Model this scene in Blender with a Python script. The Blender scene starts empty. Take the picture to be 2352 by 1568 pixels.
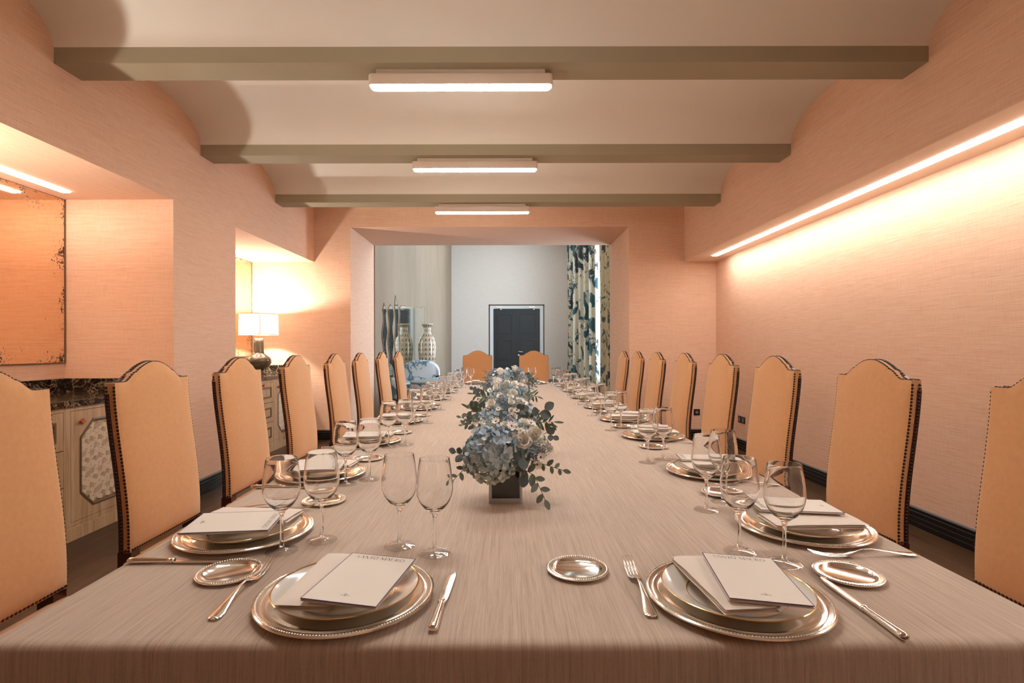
import bpy, math, random
from math import sin, cos, pi, sqrt, radians
from mathutils import Vector, Matrix, Euler, noise

S = bpy.context.scene
COL = S.collection
# ---------------------------------------------------------------- camera, world, exposure
cam = bpy.data.objects.new('camera', bpy.data.cameras.new('camera'))
COL.objects.link(cam)
cam.location = (0, 0, 1.23)
cam.rotation_euler = (pi / 2, 0.0018, 0)
cam.data.sensor_width = 36
cam.data.lens = 18.83
cam.data.shift_x = 0.0068
cam.data.shift_y = 0.0055
cam.data.clip_start = 0.02
S.camera = cam

W = bpy.data.worlds.new('sky'); S.world = W; W.use_nodes = True
W.node_tree.nodes['Background'].inputs[0].default_value = (0.62, 0.80, 1.0, 1)
W.node_tree.nodes['Background'].inputs[1].default_value = 5.0
S.view_settings.view_transform = 'Standard'
S.view_settings.look = 'None'
S.view_settings.gamma = 1
S.view_settings.use_curve_mapping = False
S.view_settings.exposure = 0.42
S.cycles.max_bounces = 12
S.cycles.diffuse_bounces = 8
S.cycles.transparent_max_bounces = 32
S.cycles.transmission_bounces = 12
S.cycles.glossy_bounces = 6
S.cycles.blur_glossy = 0.6
S.cycles.sample_clamp_indirect = 6

WARM = (1.0, 0.87, 0.72)
E_LAMP = 66.0        # ceiling fittings
E_STRIP = 33.0      # LED strips
P_BULB = 62.0       # table lamps (W)
P_DAY = (185.0, 140.0, 200.0)       # fill lamps for daylight at the seen and added far-room windows (W)

def area(name, loc, rot, sx, sy, power, color):
    l = bpy.data.lights.new(name, 'AREA'); l.shape = 'RECTANGLE'; l.size = sx; l.size_y = sy
    l.energy = power; l.color = color
    o = bpy.data.objects.new(name, l); COL.objects.link(o); o.location = loc; o.rotation_euler = rot
    return o
FARW = [(9.2, 10.7), (12.35, 14.2), (15.9, 17.7)]     # far room's right wall: middle window seen, outer two added for light
for k_, (a, b) in enumerate(FARW):
    area('window_daylight', (2.72, (a + b) / 2, 2.6), (0, pi / 2, 0), 4.2, b - a - .1, P_DAY[k_], (0.72, 0.86, 1.0))

area('far_room_ceiling_light', (.3, 15.5, 5.6), (0, 0, 0), 2.6, 7.0, 110, (.90, .96, 1.0))  # unseen fill lamp added to brighten the far room evenly

# ---------------------------------------------------------------- mesh builder
class MB:
    def __init__(s): s.v = []; s.f = []; s.mi = []; s.M = None
    def add(s, vs, fs, m=0):
        b = len(s.v)
        if s.M is not None: vs = [tuple(s.M @ Vector(p)) for p in vs]
        s.v += [tuple(p) for p in vs]
        s.f += [tuple(b + i for i in f) for f in fs]
        s.mi += [m] * len(fs)
        return s
    def box(s, a, b, m=0):
        (x0, y0, z0), (x1, y1, z1) = a, b
        vs = [(x0,y0,z0),(x1,y0,z0),(x1,y1,z0),(x0,y1,z0),(x0,y0,z1),(x1,y0,z1),(x1,y1,z1),(x0,y1,z1)]
        return s.add(vs, [(0,3,2,1),(4,5,6,7),(0,1,5,4),(1,2,6,5),(2,3,7,6),(3,0,4,7)], m)
    def loft(s, rings, closed=True, cap0=True, cap1=True, m=0):
        n = len(rings[0]); vs = [p for r in rings for p in r]; fs = []
        for i in range(len(rings) - 1):
            for j in range(n if closed else n - 1):
                k = (j + 1) % n
                fs.append((i*n+j, i*n+k, (i+1)*n+k, (i+1)*n+j))
        if cap0: fs.append(tuple(range(n - 1, -1, -1)))
        if cap1: fs.append(tuple((len(rings)-1)*n + j for j in range(n)))
        return s.add(vs, fs, m)
    def lathe(s, prof, n=32, c=(0,0,0), m=0, ang=0):
        rings = [[(c[0]+max(r,1e-5)*cos(2*pi*j/n+ang), c[1]+max(r,1e-5)*sin(2*pi*j/n+ang), c[2]+z) for j in range(n)] for r, z in prof]
        return s.loft(rings, True, False, False, m)
    def tube(s, pts, r, n=8, m=0, flat=1.0):
        pts = [Vector(p) for p in pts]; rings = []
        up = Vector((0, 0, 1))
        for i, p in enumerate(pts):
            d = (pts[min(i+1, len(pts)-1)] - pts[max(i-1, 0)]).normalized()
            u = d.cross(up)
            if u.length < 1e-3: u = Vector((1, 0, 0))
            u.normalize(); w = u.cross(d)
            rr = r[i] if isinstance(r, (list, tuple)) else r
            rings.append([tuple(p + u*cos(2*pi*j/n)*rr + w*sin(2*pi*j/n)*rr*flat) for j in range(n)])
        return s.loft(rings, m=m)
    def prism(s, poly, z0, z1, m=0):
        return s.loft([[(x, y, z0) for x, y in poly], [(x, y, z1) for x, y in poly]], m=m)
    def mesh(s, name, mats, smooth=0.0):
        me = bpy.data.meshes.new(name); me.from_pydata(s.v, [], s.f)
        if not isinstance(mats, (list, tuple)): mats = [mats]
        for k in mats: me.materials.append(k)
        if len(mats) > 1: me.polygons.foreach_set('material_index', s.mi)
        me.update()
        if smooth:
            me.polygons.foreach_set('use_smooth', [True] * len(me.polygons))
            if smooth < 3: me.set_sharp_from_angle(angle=smooth)
        return me
    def build(s, name, mats, parent=None, smooth=0.0, loc=None, rot=None):
        return link(name, s.mesh(name, mats, smooth), parent, loc, rot)

def link(name, me, parent=None, loc=None, rot=None):
    o = bpy.data.objects.new(name, me); COL.objects.link(o)
    if parent is not None: o.parent = parent
    if loc is not None: o.location = loc
    if rot is not None: o.rotation_euler = rot
    return o
def tag(o, label=None, cat=None, group=None, kind=None):
    if label: o['label'] = label
    if cat: o['category'] = cat
    if group: o['group'] = group
    if kind: o['kind'] = kind
    return o
def empty(name, loc=(0,0,0), rz=0.0, label=None, cat=None, group=None):
    o = link(name, None, None, loc, (0, 0, rz)); o.empty_display_size = .05
    return tag(o, label, cat, group)
def kids(o): return [c for c in KID.get(o.name, [])]
KID = {}
def copy_tree(o, parent=None, chmap=None):
    c = o.copy(); COL.objects.link(c); c.parent = parent
    for ch in list(o.children): copy_tree(ch, c)
    return c
def struct(o): o['kind'] = 'structure'; return o
def bevel(o, w, seg=2, ang=35):
    m = o.modifiers.new('bevel', 'BEVEL'); m.width = w; m.segments = seg; m.limit_method = 'ANGLE'; m.angle_limit = radians(ang)
    m.harden_normals = False
    return o

# ---------------------------------------------------------------- materials
def srgb(*c): return tuple((x/255/12.92 if x/255 <= .04045 else ((x/255+.055)/1.055)**2.4) for x in c) + (1,)
def mat(name, col, rough=.6, metal=0.0, spec=None, trans=0.0, ior=None, sheen=0.0, coat=0.0, emit=None, estr=0.0):
    m = bpy.data.materials.new(name); m.use_nodes = True
    b = m.node_tree.nodes['Principled BSDF']
    b.inputs['Base Color'].default_value = col
    b.inputs['Roughness'].default_value = rough
    b.inputs['Metallic'].default_value = metal
    if spec is not None: b.inputs['Specular IOR Level'].default_value = spec
    if trans: b.inputs['Transmission Weight'].default_value = trans
    if ior: b.inputs['IOR'].default_value = ior
    if sheen: b.inputs['Sheen Weight'].default_value = sheen
    if coat: b.inputs['Coat Weight'].default_value = coat
    if emit: b.inputs['Emission Color'].default_value = emit; b.inputs['Emission Strength'].default_value = estr
    return m
class NT:
    def __init__(s, m): s.t = m.node_tree; s.b = s.t.nodes['Principled BSDF']
    def n(s, ty, **kw):
        x = s.t.nodes.new(ty)
        for k, v in kw.items():
            if hasattr(x, k) and not k[0].isupper(): setattr(x, k, v)
        return x
    def l(s, a, b): s.t.links.new(a, b)
    def coord(s, scale=(1,1,1), rot=(0,0,0), kind='Object', src=None):
        mp = s.n('ShaderNodeMapping'); mp.inputs['Scale'].default_value = scale; mp.inputs['Rotation'].default_value = rot
        if src is None:
            if kind == 'World': src = s.n('ShaderNodeNewGeometry').outputs['Position']
            else: src = s.n('ShaderNodeTexCoord').outputs[kind]
        s.l(src, mp.inputs['Vector']); return mp.outputs[0]
    def noise(s, vec, scale=1.0, detail=2.0, rough=.5, dist=0.0):
        x = s.n('ShaderNodeTexNoise'); x.inputs['Scale'].default_value = scale; x.inputs['Detail'].default_value = detail
        x.inputs['Roughness'].default_value = rough; x.inputs['Distortion'].default_value = dist
        s.l(vec, x.inputs['Vector']); return x.outputs['Fac']
    def ramp(s, fac, stops, interp='LINEAR'):
        r = s.n('ShaderNodeValToRGB'); e = r.color_ramp.elements; r.color_ramp.interpolation = interp
        while len(e) < len(stops): e.new(.5)
        for i, (p, c) in enumerate(stops):
            e[i].position = p; e[i].color = c if not isinstance(c, (int, float)) else (c, c, c, 1)
        s.l(fac, r.inputs[0]); return r.outputs[0]
    def math(s, op, a, b=0.0, c=None):
        x = s.n('ShaderNodeMath', operation=op)
        for i, v in enumerate((a, b, c)):
            if v is None: continue
            if isinstance(v, (int, float)): x.inputs[i].default_value = v
            else: s.l(v, x.inputs[i])
        return x.outputs[0]
    def mix(s, fac, a, b, blend='MIX'):
        x = s.n('ShaderNodeMix', data_type='RGBA', blend_type=blend)
        for i, v in ((0, fac), (6, a), (7, b)):
            if isinstance(v, (int, float)): x.inputs[i].default_value = v
            elif isinstance(v, tuple): x.inputs[i].default_value = v
            else: s.l(v, x.inputs[i])
        return x.outputs[2]
    def bump(s, h, strength=.3, dist=.002):
        x = s.n('ShaderNodeBump'); x.inputs['Strength'].default_value = strength; x.inputs['Distance'].default_value = dist
        s.l(h, x.inputs['Height']); s.l(x.outputs[0], s.b.inputs['Normal']); return x

def wallpaper(name, base, dark, light):
    m = mat(name, base, .85, spec=.2); t = NT(m)
    geo = t.n('ShaderNodeNewGeometry'); sp = t.n('ShaderNodeSeparateXYZ'); t.l(geo.outputs['Position'], sp.inputs[0]); sn = t.n('ShaderNodeSeparateXYZ'); t.l(geo.outputs['Normal'], sn.inputs[0])
    flat = t.math('GREATER_THAN', t.math('ABSOLUTE', sn.outputs[2]), .5)            # soffits: threads run on along the wall they cap
    acr = t.math('GREATER_THAN', sp.outputs[1], 7.165)
    alt = t.math('ADD', t.math('MULTIPLY', sp.outputs[1], acr), t.math('MULTIPLY', sp.outputs[0], t.math('SUBTRACT', 1.0, acr)))
    zc = t.math('ADD', sp.outputs[2], t.math('MULTIPLY', alt, flat))
    cb = t.n('ShaderNodeCombineXYZ'); t.l(sp.outputs[0], cb.inputs[0]); t.l(sp.outputs[1], cb.inputs[1]); t.l(zc, cb.inputs[2]); P_ = cb.outputs[0]
    kp = t.math('SUBTRACT', 1.0, t.math('MULTIPLY', flat, .985)); cs = t.n('ShaderNodeCombineXYZ')
    kx = t.math('SUBTRACT', 1.0, t.math('MULTIPLY', flat, t.math('SUBTRACT', 1.0, acr))); ky = t.math('SUBTRACT', 1.0, t.math('MULTIPLY', flat, acr))
    t.l(t.math('MULTIPLY', sp.outputs[0], kx), cs.inputs[0]); t.l(t.math('MULTIPLY', sp.outputs[1], ky), cs.inputs[1]); t.l(zc, cs.inputs[2]); P_ = cs.outputs[0]
    h = t.noise(t.coord((7, 7, 540), src=P_), 1, 3, .65)
    h2 = t.noise(t.coord((4, 4, 200), src=P_), 1, 2, .5)
    v = t.noise(t.coord((460, 460, 11), src=P_), 1, 2, .55)
    thr = t.math('ADD', t.math('MULTIPLY', h, .5), t.math('ADD', t.math('MULTIPLY', h2, .25), t.math('MULTIPLY', v, .25)))
    c = t.ramp(thr, [(.30, dark), (.48, base), (.64, light)])
    fleck = t.noise(t.coord((70, 70, 480), src=P_), 1, 1, .5)
    c2 = t.mix(t.ramp(fleck, [(.68, 0.0), (.76, .5)]), c, dark)
    t.l(c2, t.b.inputs['Base Color']); t.bump(thr, .2, .0015)
    return m
M = {}
M['wall'] = wallpaper('peach_grasscloth', (.72, .465, .325, 1), (.54, .28, .17, 1), (.79, .575, .43, 1))
M['farwall'] = wallpaper('pale_grasscloth', (.62, .55, .485, 1), (.52, .44, .38, 1), (.70, .64, .58, 1))
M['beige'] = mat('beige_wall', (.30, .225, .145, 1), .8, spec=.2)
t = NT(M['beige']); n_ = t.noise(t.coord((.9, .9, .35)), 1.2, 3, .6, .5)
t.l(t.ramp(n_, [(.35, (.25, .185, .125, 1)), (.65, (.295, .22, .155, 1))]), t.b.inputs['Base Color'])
M['ceil'] = mat('ceiling_paint', (.80, .77, .70, 1), .9, spec=.15)
t = NT(M['ceil']); n_ = t.noise(t.coord((.6, 1.5, 1)), 1.3, 3, .6)
t.l(t.ramp(n_, [(.3, (.79, .755, .68, 1)), (.7, (.81, .785, .72, 1))]), t.b.inputs['Base Color'])
M['beam'] = mat('beam_paint', (.36, .32, .225, 1), .7, spec=.25)
M['floor'] = mat('dark_wood_floor', (.05, .025, .012, 1), .35, spec=.4)
t = NT(M['floor']); n_ = t.noise(t.coord((14, 1.2, 1)), 1.5, 5, .65, .3)
bk = t.n('ShaderNodeTexBrick'); bk.inputs['Scale'].default_value = 1; bk.inputs['Brick Width'].default_value = 1.6; bk.inputs['Row Height'].default_value = .14
bk.inputs['Mortar Size'].default_value = .0015; bk.inputs['Color1'].default_value = (1, 1, 1, 1); bk.inputs['Color2'].default_value = (.7, .7, .7, 1); bk.inputs['Mortar'].default_value = (.15, .15, .15, 1)
t.l(t.coord((1, 1, 1), (0, 0, pi/2)), bk.inputs['Vector'])
t.l(t.mix(1.0, t.ramp(n_, [(.3, (.030, .014, .007, 1)), (.7, (.095, .048, .020, 1))]), bk.outputs[0], 'MULTIPLY'), t.b.inputs['Base Color'])
M['black'] = mat('black_lacquer', (.006, .006, .007, 1), .22, spec=.5)
M['cap'] = mat('grey_bead', (.16, .15, .14, 1), .35)
M['white'] = mat('white_paint', (.62, .62, .60, 1), .45)
M['lampbody'] = mat('cream_enamel', (.66, .55, .44, 1), .4)
M['glow'] = mat('lit_diffuser', (1, 1, 1, 1), .5, emit=(1.0, .955, .90, 1), estr=E_LAMP)
M['strip'] = mat('lit_led_strip', (1, 1, 1, 1), .5, emit=(1.0, .955, .89, 1), estr=E_STRIP)
M['strip2'] = mat('lit_niche_strip', (1, 1, 1, 1), .5, emit=(1.0, .955, .89, 1), estr=E_STRIP * .42)
M['cloth'] = mat('taupe_tablecloth', (.36, .26, .19, 1), .75, spec=.2, sheen=.15)
t = NT(M['cloth'])
a_ = t.noise(t.coord((900, 14, 14)), 1, 3, .7); b_ = t.noise(t.coord((260, 5, 5)), 1, 2, .5); c_ = t.noise(t.coord((300, 300, 300)), 1, 1)
th = t.math('ADD', t.math('MULTIPLY', a_, .55), t.math('ADD', t.math('MULTIPLY', b_, .35), t.math('MULTIPLY', c_, .10)))
t.l(t.ramp(th, [(.35, (.36, .27, .205, 1)), (.5, (.455, .36, .285, 1)), (.66, (.55, .455, .37, 1))]), t.b.inputs['Base Color']); t.bump(th, .25, .001)
M['chair'] = mat('peach_twill', (.60, .33, .175, 1), .8, spec=.2, sheen=.75)
M['chair'].node_tree.nodes['Principled BSDF'].inputs['Sheen Roughness'].default_value = .45; M['chair'].node_tree.nodes['Principled BSDF'].inputs['Sheen Tint'].default_value = (1, .80, .60, 1)
t = NT(M['chair'])
def wave(t, vec, scale, dist=0.0):
    w_ = t.n('ShaderNodeTexWave'); w_.inputs['Scale'].default_value = scale; w_.inputs['Distortion'].default_value = dist
    t.l(vec, w_.inputs['Vector']); return w_.outputs['Fac']
wv = wave(t, t.coord((1, .6, 1), (0, radians(38), 0)), 118, .5)
ns = t.noise(t.coord((60, 60, 60)), 1, 2)
hh = t.math('ADD', t.math('MULTIPLY', wv, .6), t.math('MULTIPLY', ns, .4))
t.l(t.ramp(hh, [(.1, (.50, .235, .095, 1)), (.6, (.62, .325, .145, 1)), (.95, (.67, .38, .185, 1))]), t.b.inputs['Base Color']); t.bump(hh, .25, .0012)
M['nail'] = mat('dark_bronze_nail', (.045, .022, .014, 1), .35, metal=.6)
M['piping'] = mat('maroon_leather', (.035, .006, .005, 1), .4)
M['mahogany'] = mat('mahogany', (.045, .009, .006, 1), .3, coat=.3)
M['silver'] = mat('silver_plate', (.90, .86, .80, 1), .14, metal=1.0)
M['silver2'] = mat('silver_satin', (.80, .74, .66, 1), .45, metal=1.0)
M['china'] = mat('white_china', (.74, .70, .63, 1), .12, spec=.5)
M['gold'] = mat('gold_line', (.80, .50, .22, 1), .2, metal=1.0)
M['linen'] = mat('white_linen', (.72, .64, .56, 1), .85, sheen=.2)
t = NT(M['linen']); t.bump(t.noise(t.coord((500, 500, 500)), 1, 2), .2, .0006)
M['paper'] = mat('cream_card', (.72, .67, .60, 1), .6, spec=.25)
t = NT(M['china']); t.b.inputs['Subsurface Weight'].default_value = .35; t.b.inputs['Subsurface Radius'].default_value = (1, .8, .6); t.b.inputs['Subsurface Scale'].default_value = .02
M['ink'] = mat('grey_ink', (.16, .14, .15, 1), .7)
M['purple'] = mat('purple_edge', (.10, .06, .15, 1), .6)
M['glass'] = mat('clear_glass', (1, 1, 1, 1), 0.0, trans=1.0, ior=1.47)
def thinglass(name, tint=(1, 1, 1, 1), edge=.55):
    m = bpy.data.materials.new(name); m.use_nodes = True; nt = m.node_tree; nt.nodes.clear()
    o = nt.nodes.new('ShaderNodeOutputMaterial'); mx = nt.nodes.new('ShaderNodeMixShader'); tr = nt.nodes.new('ShaderNodeBsdfTransparent')
    g = nt.nodes.new('ShaderNodeBsdfGlossy'); lw = nt.nodes.new('ShaderNodeLayerWeight'); p5 = nt.nodes.new('ShaderNodeMath'); p5.operation = 'POWER'; p5.inputs[1].default_value = 4.0; ma = nt.nodes.new('ShaderNodeMath'); ma.operation = 'MULTIPLY_ADD'; ma.inputs[1].default_value = edge; ma.inputs[2].default_value = .045; nt.links.new(lw.outputs['Facing'], p5.inputs[0]); nt.links.new(p5.outputs[0], ma.inputs[0])
    tr.inputs['Color'].default_value = tint; g.inputs['Roughness'].default_value = .02
    nt.links.new(ma.outputs[0], mx.inputs[0]); nt.links.new(tr.outputs[0], mx.inputs[1]); nt.links.new(g.outputs[0], mx.inputs[2]); nt.links.new(mx.outputs[0], o.inputs[0])
    return m
M['pane'] = thinglass('window_glass')
M['bowl'] = mat('wine_glass', (1, 1, 1, 1), 0.0, trans=1.0, ior=1.45); M['foot'] = thinglass('wine_glass_foot', (.97, .97, .97, 1), .8)
def marble():
    m = mat('black_marble', (.01, .01, .01, 1), .12, spec=.5, coat=.3); t = NT(m)
    v1 = t.noise(t.coord((3.2, 3.2, 3.2)), 1.6, 6, .62, 1.6)
    vein = t.ramp(t.math('ABSOLUTE', t.math('SUBTRACT', v1, .5)), [(0.0, 1.0), (.008, .3), (.022, 0.0)])
    v2 = t.noise(t.coord((9, 9, 9)), 1.0, 5, .6, 2.2)
    vein2 = t.ramp(t.math('ABSOLUTE', t.math('SUBTRACT', v2, .5)), [(0.0, .28), (.010, .06), (.02, 0.0)])
    f = t.math('MAXIMUM', vein, vein2)
    t.l(t.mix(f, t.ramp(v1, [(.3, (.004, .003, .003, 1)), (.8, (.03, .018, .010, 1))]), (.40, .30, .20, 1)), t.b.inputs['Base Color']); return m
M['marble'] = marble()
M['oak'] = mat('pale_oak', (.33, .23, .145, 1), .5, spec=.3)
t = NT(M['oak']); n_ = t.noise(t.coord((38, 38, 2.2)), 1, 4, .6, .4)
t.l(t.ramp(n_, [(.3, (.36, .215, .105, 1)), (.5, (.47, .305, .165, 1)), (.7, (.54, .37, .22, 1))]), t.b.inputs['Base Color']); t.bump(n_, .1, .001)
M['oakdark'] = mat('brown_moulding', (.14, .078, .038, 1), .4)
M['weave'] = mat('woven_strip_cream', (.68, .54, .38, 1), .5)
M['weave2'] = mat('woven_strip_tan', (.47, .345, .22, 1), .5)
M['knob'] = mat('coral_knob', (.50, .12, .055, 1), .3)
M['lampbase'] = mat('olive_glaze', (.085, .060, .034, 1), .12, coat=.5)
def antique(name, tint, spot, y0, y1, z0, z1, amt):
    m = mat(name, tint, .06, metal=1.0); t = NT(m)
    sep = t.n('ShaderNodeSeparateXYZ'); t.l(t.n('ShaderNodeNewGeometry').outputs['Position'], sep.inputs[0])
    ey = t.math('MINIMUM', t.math('SUBTRACT', sep.outputs[1], y0), t.math('SUBTRACT', y1, sep.outputs[1]))
    ez = t.math('MINIMUM', t.math('SUBTRACT', sep.outputs[2], z0), t.math('SUBTRACT', z1, sep.outputs[2]))
    e = t.math('MINIMUM', ey, ez)
    edge = t.ramp(e, [(0.0, .135), (.05, .10), (.20, 0.0)])
    n1 = t.noise(t.coord((1, 1, 1), kind='World'), 55, 3, .65); n2 = t.noise(t.coord((1, 1, 1), kind='World'), 7, 2, .5)
    s = t.math('ADD', t.math('ADD', t.math('MULTIPLY', n1, .7), t.math('MULTIPLY', n2, .35)), edge)
    f = t.ramp(s, [(amt, 0.0), (amt + .035, 1.0)])
    t.l(t.mix(f, tint, spot), t.b.inputs['Base Color'])
    t.l(t.math('SUBTRACT', 1.0, t.math('MULTIPLY', f, .9)), t.b.inputs['Metallic'])
    t.l(t.math('ADD', t.math('MULTIPLY', f, .5), .05), t.b.inputs['Roughness'])
    return m

# ---------------------------------------------------------------- room shell
ZB, ZS, ZV = 2.84, 2.37, 2.93        # beam underside, soffit, vault springing
YB = 7.16; YR = 8.45; YF = 20.5; Y0 = -2.2
XL, XR, XLN, XRW = -2.55, 2.40, -3.39, 2.82
N1 = (2.03, 4.12); N2 = (5.07, 7.16)
b = MB(); b.box((-3.7, Y0 - .2, -.1), (3.1, YF + .3, 0)); struct(b.build('floor', M['floor']))
b = MB()
b.box((XLN - .2, Y0, 0), (XLN, YB, ZS)); b.box((XLN, Y0, ZS), (XL, YB, 3.4)); b.box((XLN, N1[1], 0), (XL, N2[0], ZS)); b.box((XLN, Y0, 0), (XL, N1[0], ZS))
struct(b.build('wall_left', M['wall']))
b = MB(); b.box((XRW, Y0, 0), (XRW + .2, YB, ZS)); b.box((XR, Y0, ZS), (XRW + .2, YB, 3.4)); struct(b.build('wall_right', M['wall']))
b = MB(); b.box((XR + .001, Y0, ZS - .004), (XRW, YB, ZS + .0)); struct(b.build('trim_7', mat('soffit_paint', (.78, .62, .50, 1), .8)))
b = MB(); b.box((XLN - .2, YB, 0), (-2.065, YR, 3.4)); b.box((1.66, YB, 0), (XRW + .2, YR, 3.4)); b.box((-2.065, YB, 2.837), (1.66, YR, 3.4))
struct(b.build('wall_back', M['wall']))
b = MB(); b.box((XLN - .2, Y0 - .2, 0), (XRW + .2, Y0, 3.4)); struct(b.build('wall_front', M['wall']))
# vaulted ceiling: one shallow vault between each pair of beams
BEAMS = [-1.35, .11, 1.57, 3.03, 4.49, 5.95]
edges = [(Y0, -1.35, Y0 - 1.0)] + [(BEAMS[i] + .2, BEAMS[i] + 1.46, None) for i in range(6)]
b = MB()
for (a, c, f0) in edges:
    lo = a if f0 is None else -2.61
    vs = []; K = 28
    for k in range(K + 1):
        th = pi * (1 - k / K); y = (lo + c) / 2 + (c - lo) / 2 * cos(th); z = ZV + .225 * max(0, sin(th)) ** .9
        vs += [(XL - .1, y, z), (XR + .1, y, z)]
    b.add(vs, [(2*k, 2*k+2, 2*k+3, 2*k+1) for k in range(K)])
b.box((XLN, Y0, 3.42), (XRW, YB, 3.5))
struct(b.build('ceiling', M['ceil'], smooth=.8))
for k, y in enumerate(BEAMS):
    b = MB(); b.box((XL - .02, y, ZB), (XR + .02, y + .2, 3.0)); b.box((XL - .02, y + .03, ZV), (XR + .02, y + .17, 3.2))
    o = b.build('trim_%d' % (k + 1), M['beam']); struct(o)
    o['label'] = 'taupe painted ceiling beam'
# baseboards: black, grooved
def baseboard(name, p, q, out):
    """from p to q (x,y); out = unit normal into the room"""
    b = MB(); g = MB()
    prof = [(0, 0), (.020, 0), (.020, .028), (.014, .030), (.014, .034), (.020, .036), (.020, .062), (.014, .064), (.014, .068), (.020, .070), (.020, .096), (.014, .098), (.014, .102), (.018, .104), (.018, .122), (0, .122)]
    b.loft([[(s[0] + out[0]*d, s[1] + out[1]*d, z) for d, z in prof] for s in (p, q)])
    g.loft([[(s[0] + out[0]*d, s[1] + out[1]*d, z) for d, z in [(0, .122), (.014, .122), (.012, .132), (0, .134)]] for s in (p, q)])
    for z in (.032, .066, .100):
        g.loft([[(s[0] + out[0]*d, s[1] + out[1]*d, zz) for d, zz in [(.0141, z-.0015), (.016, z-.0015), (.016, z+.0015), (.0141, z+.0015)]] for s in (p, q)])
    o = struct(b.build(name, M['black'])); c = g.build('bead', M['cap'], o); return o
baseboard('baseboard_right', (XRW, Y0), (XRW, YB), (-1, 0))
baseboard('baseboard_back', (1.66, YB), (XRW, YB), (0, -1))
baseboard('baseboard_back.001', (XL - .22, YB), (-2.065, YB), (0, -1))
baseboard('baseboard_left', (XL, N1[1]), (XL, N2[0]), (1, 0))
# far room
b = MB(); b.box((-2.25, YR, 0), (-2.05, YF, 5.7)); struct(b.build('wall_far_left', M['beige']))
b = MB(); DX0, DX1, DZ = -.595, 1.485, 2.84
b.box((-2.25, YF, 0), (DX0, YF + .2, 5.7)); b.box((DX1, YF, 0), (2.6, YF + .2, 5.7)); b.box((DX0, YF, DZ), (DX1, YF + .2, 5.7))
b.box((DX0, YF + .2, 0), (DX1, YF + .25, DZ))
struct(b.build('wall_far', M['farwall']))
b = MB(); ys = [YR] + [v for w_ in FARW for v in w_] + [YF]
for i in range(0, len(ys), 2): b.box((2.4, ys[i], 0), (2.6, ys[i+1], 5.7))
for (a, c) in FARW: b.box((2.4, a, 4.9), (2.6, c, 5.7)); b.box((2.4, a, 0), (2.6, c, .35))
struct(b.build('wall_far_right', M['farwall']))
b = MB(); b.box((-2.25, YR - .02, 3.4), (2.6, YR + .1, 5.7)); b.box((1.66, YR, 0), (2.6, YR + .02, 3.4)); struct(b.build('wall_far_near', M['farwall']))
b = MB(); b.box((-2.25, YR, 5.7), (2.6, YF, 5.8)); struct(b.build('ceiling.001', M['ceil']))
for k, (a, c) in enumerate(FARW):  # only the middle window is seen; the other two are added
    f = MB()
    for (y0, y1, z0, z1) in ((a, a+.06, .35, 4.9), (c-.06, c, .35, 4.9), (a, c, .35, .42), (a, c, 4.83, 4.9), ((a+c)/2-.03, (a+c)/2+.03, .35, 4.9), (a, c, 2.5, 2.55)):
        f.box((2.46, y0, z0), (2.53, y1, z1))
    w = struct(f.build('window_%d' % (k + 1), M['white']))
    g = MB(); g.box((2.492, a + .06, .42), (2.498, c - .06, 4.83)); g.build('pane', M['pane'], w)

# far double door
fr = MB()
fr.box((DX0 + .02, YF - .0, 0), (-.446, YF + .10, DZ - .02)); fr.box((1.337, YF, 0), (DX1 - .02, YF + .10, DZ - .02)); fr.box((-.446, YF, 2.70), (1.337, YF + .10, DZ - .02))
door = struct(fr.build('door_1', M['white']))
ar = MB(); ar.box((DX0 - .02, YF - .015, 0), (DX0 + .02, YF + .02, DZ + .02)); ar.box((DX1 - .02, YF - .015, 0), (DX1 + .02, YF + .02, DZ + .02)); ar.box((DX0 - .02, YF - .015, DZ - .02), (DX1 + .02, YF + .02, DZ + .02))
ar.build('architrave', mat('brown_edge', (.06, .03, .02, 1), .5), door)
M['ddoor'] = mat('charcoal_door', (.016, .017, .018, 1), .45)
for s, (x0, x1) in enumerate(((-.446, .444), (.448, 1.337))):
    lf = MB(); lf.box((x0, YF + .03, 0), (x1, YF + .07, 2.70))
    L = lf.build('door_leaf', M['ddoor'], door)
    for (z0, z1) in ((1.72, 2.51), (.73, 1.52), (.15, .55)):
        px0, px1 = x0 + .12, x0 + .73
        mo = MB()
        for (a0, a1, c0, c1) in ((px0, px1, z0, z0+.035), (px0, px1, z1-.035, z1), (px0, px0+.035, z0+.036, z1-.036), (px1-.035, px1, z0+.036, z1-.036)):
            mo.box((a0, YF + .008, c0), (a1, YF + .03, c1))
        mo.box((px0 + .05, YF + .018, z0 + .05), (px1 - .05, YF + .03, z1 - .05))
        mo.build('door_panel', M['ddoor'], L)
    cl = MB(); xc = x0 + .2 if s == 0 else x0 + .57
    cl.box((xc - .10, YF - .04, 2.73), (xc + .12, YF, 2.78)); cl.box((xc + .06, YF - .03, 2.66), (xc + .12, YF + .03, 2.69)); cl.tube([(xc, YF-.03, 2.74), (xc+.08, YF-.05, 2.70), (xc+.1, YF-.02, 2.68)], .008, 6)
    cl.build('door_closer', M['silver2'], door)
h = MB(); h.tube([(.52, YF + .03, 1.07), (.52, YF - .04, 1.07), (.66, YF - .045, 1.06)], .014, 8); h.lathe([(.0, 0), (.03, 0), (.03, .01), (0, .01)], 16, (0, 0, 0))
h2 = MB(); h2.tube([(.52, YF + .03, 1.06), (.52, YF - .05, 1.06), (.67, YF - .055, 1.045)], .016, 8); h2.tube([(.52, YF + .03, .93), (.52, YF + .005, .93)], .032, 12)
h2.build('door_handle', M['silver2'], door, smooth=.8)

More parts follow.
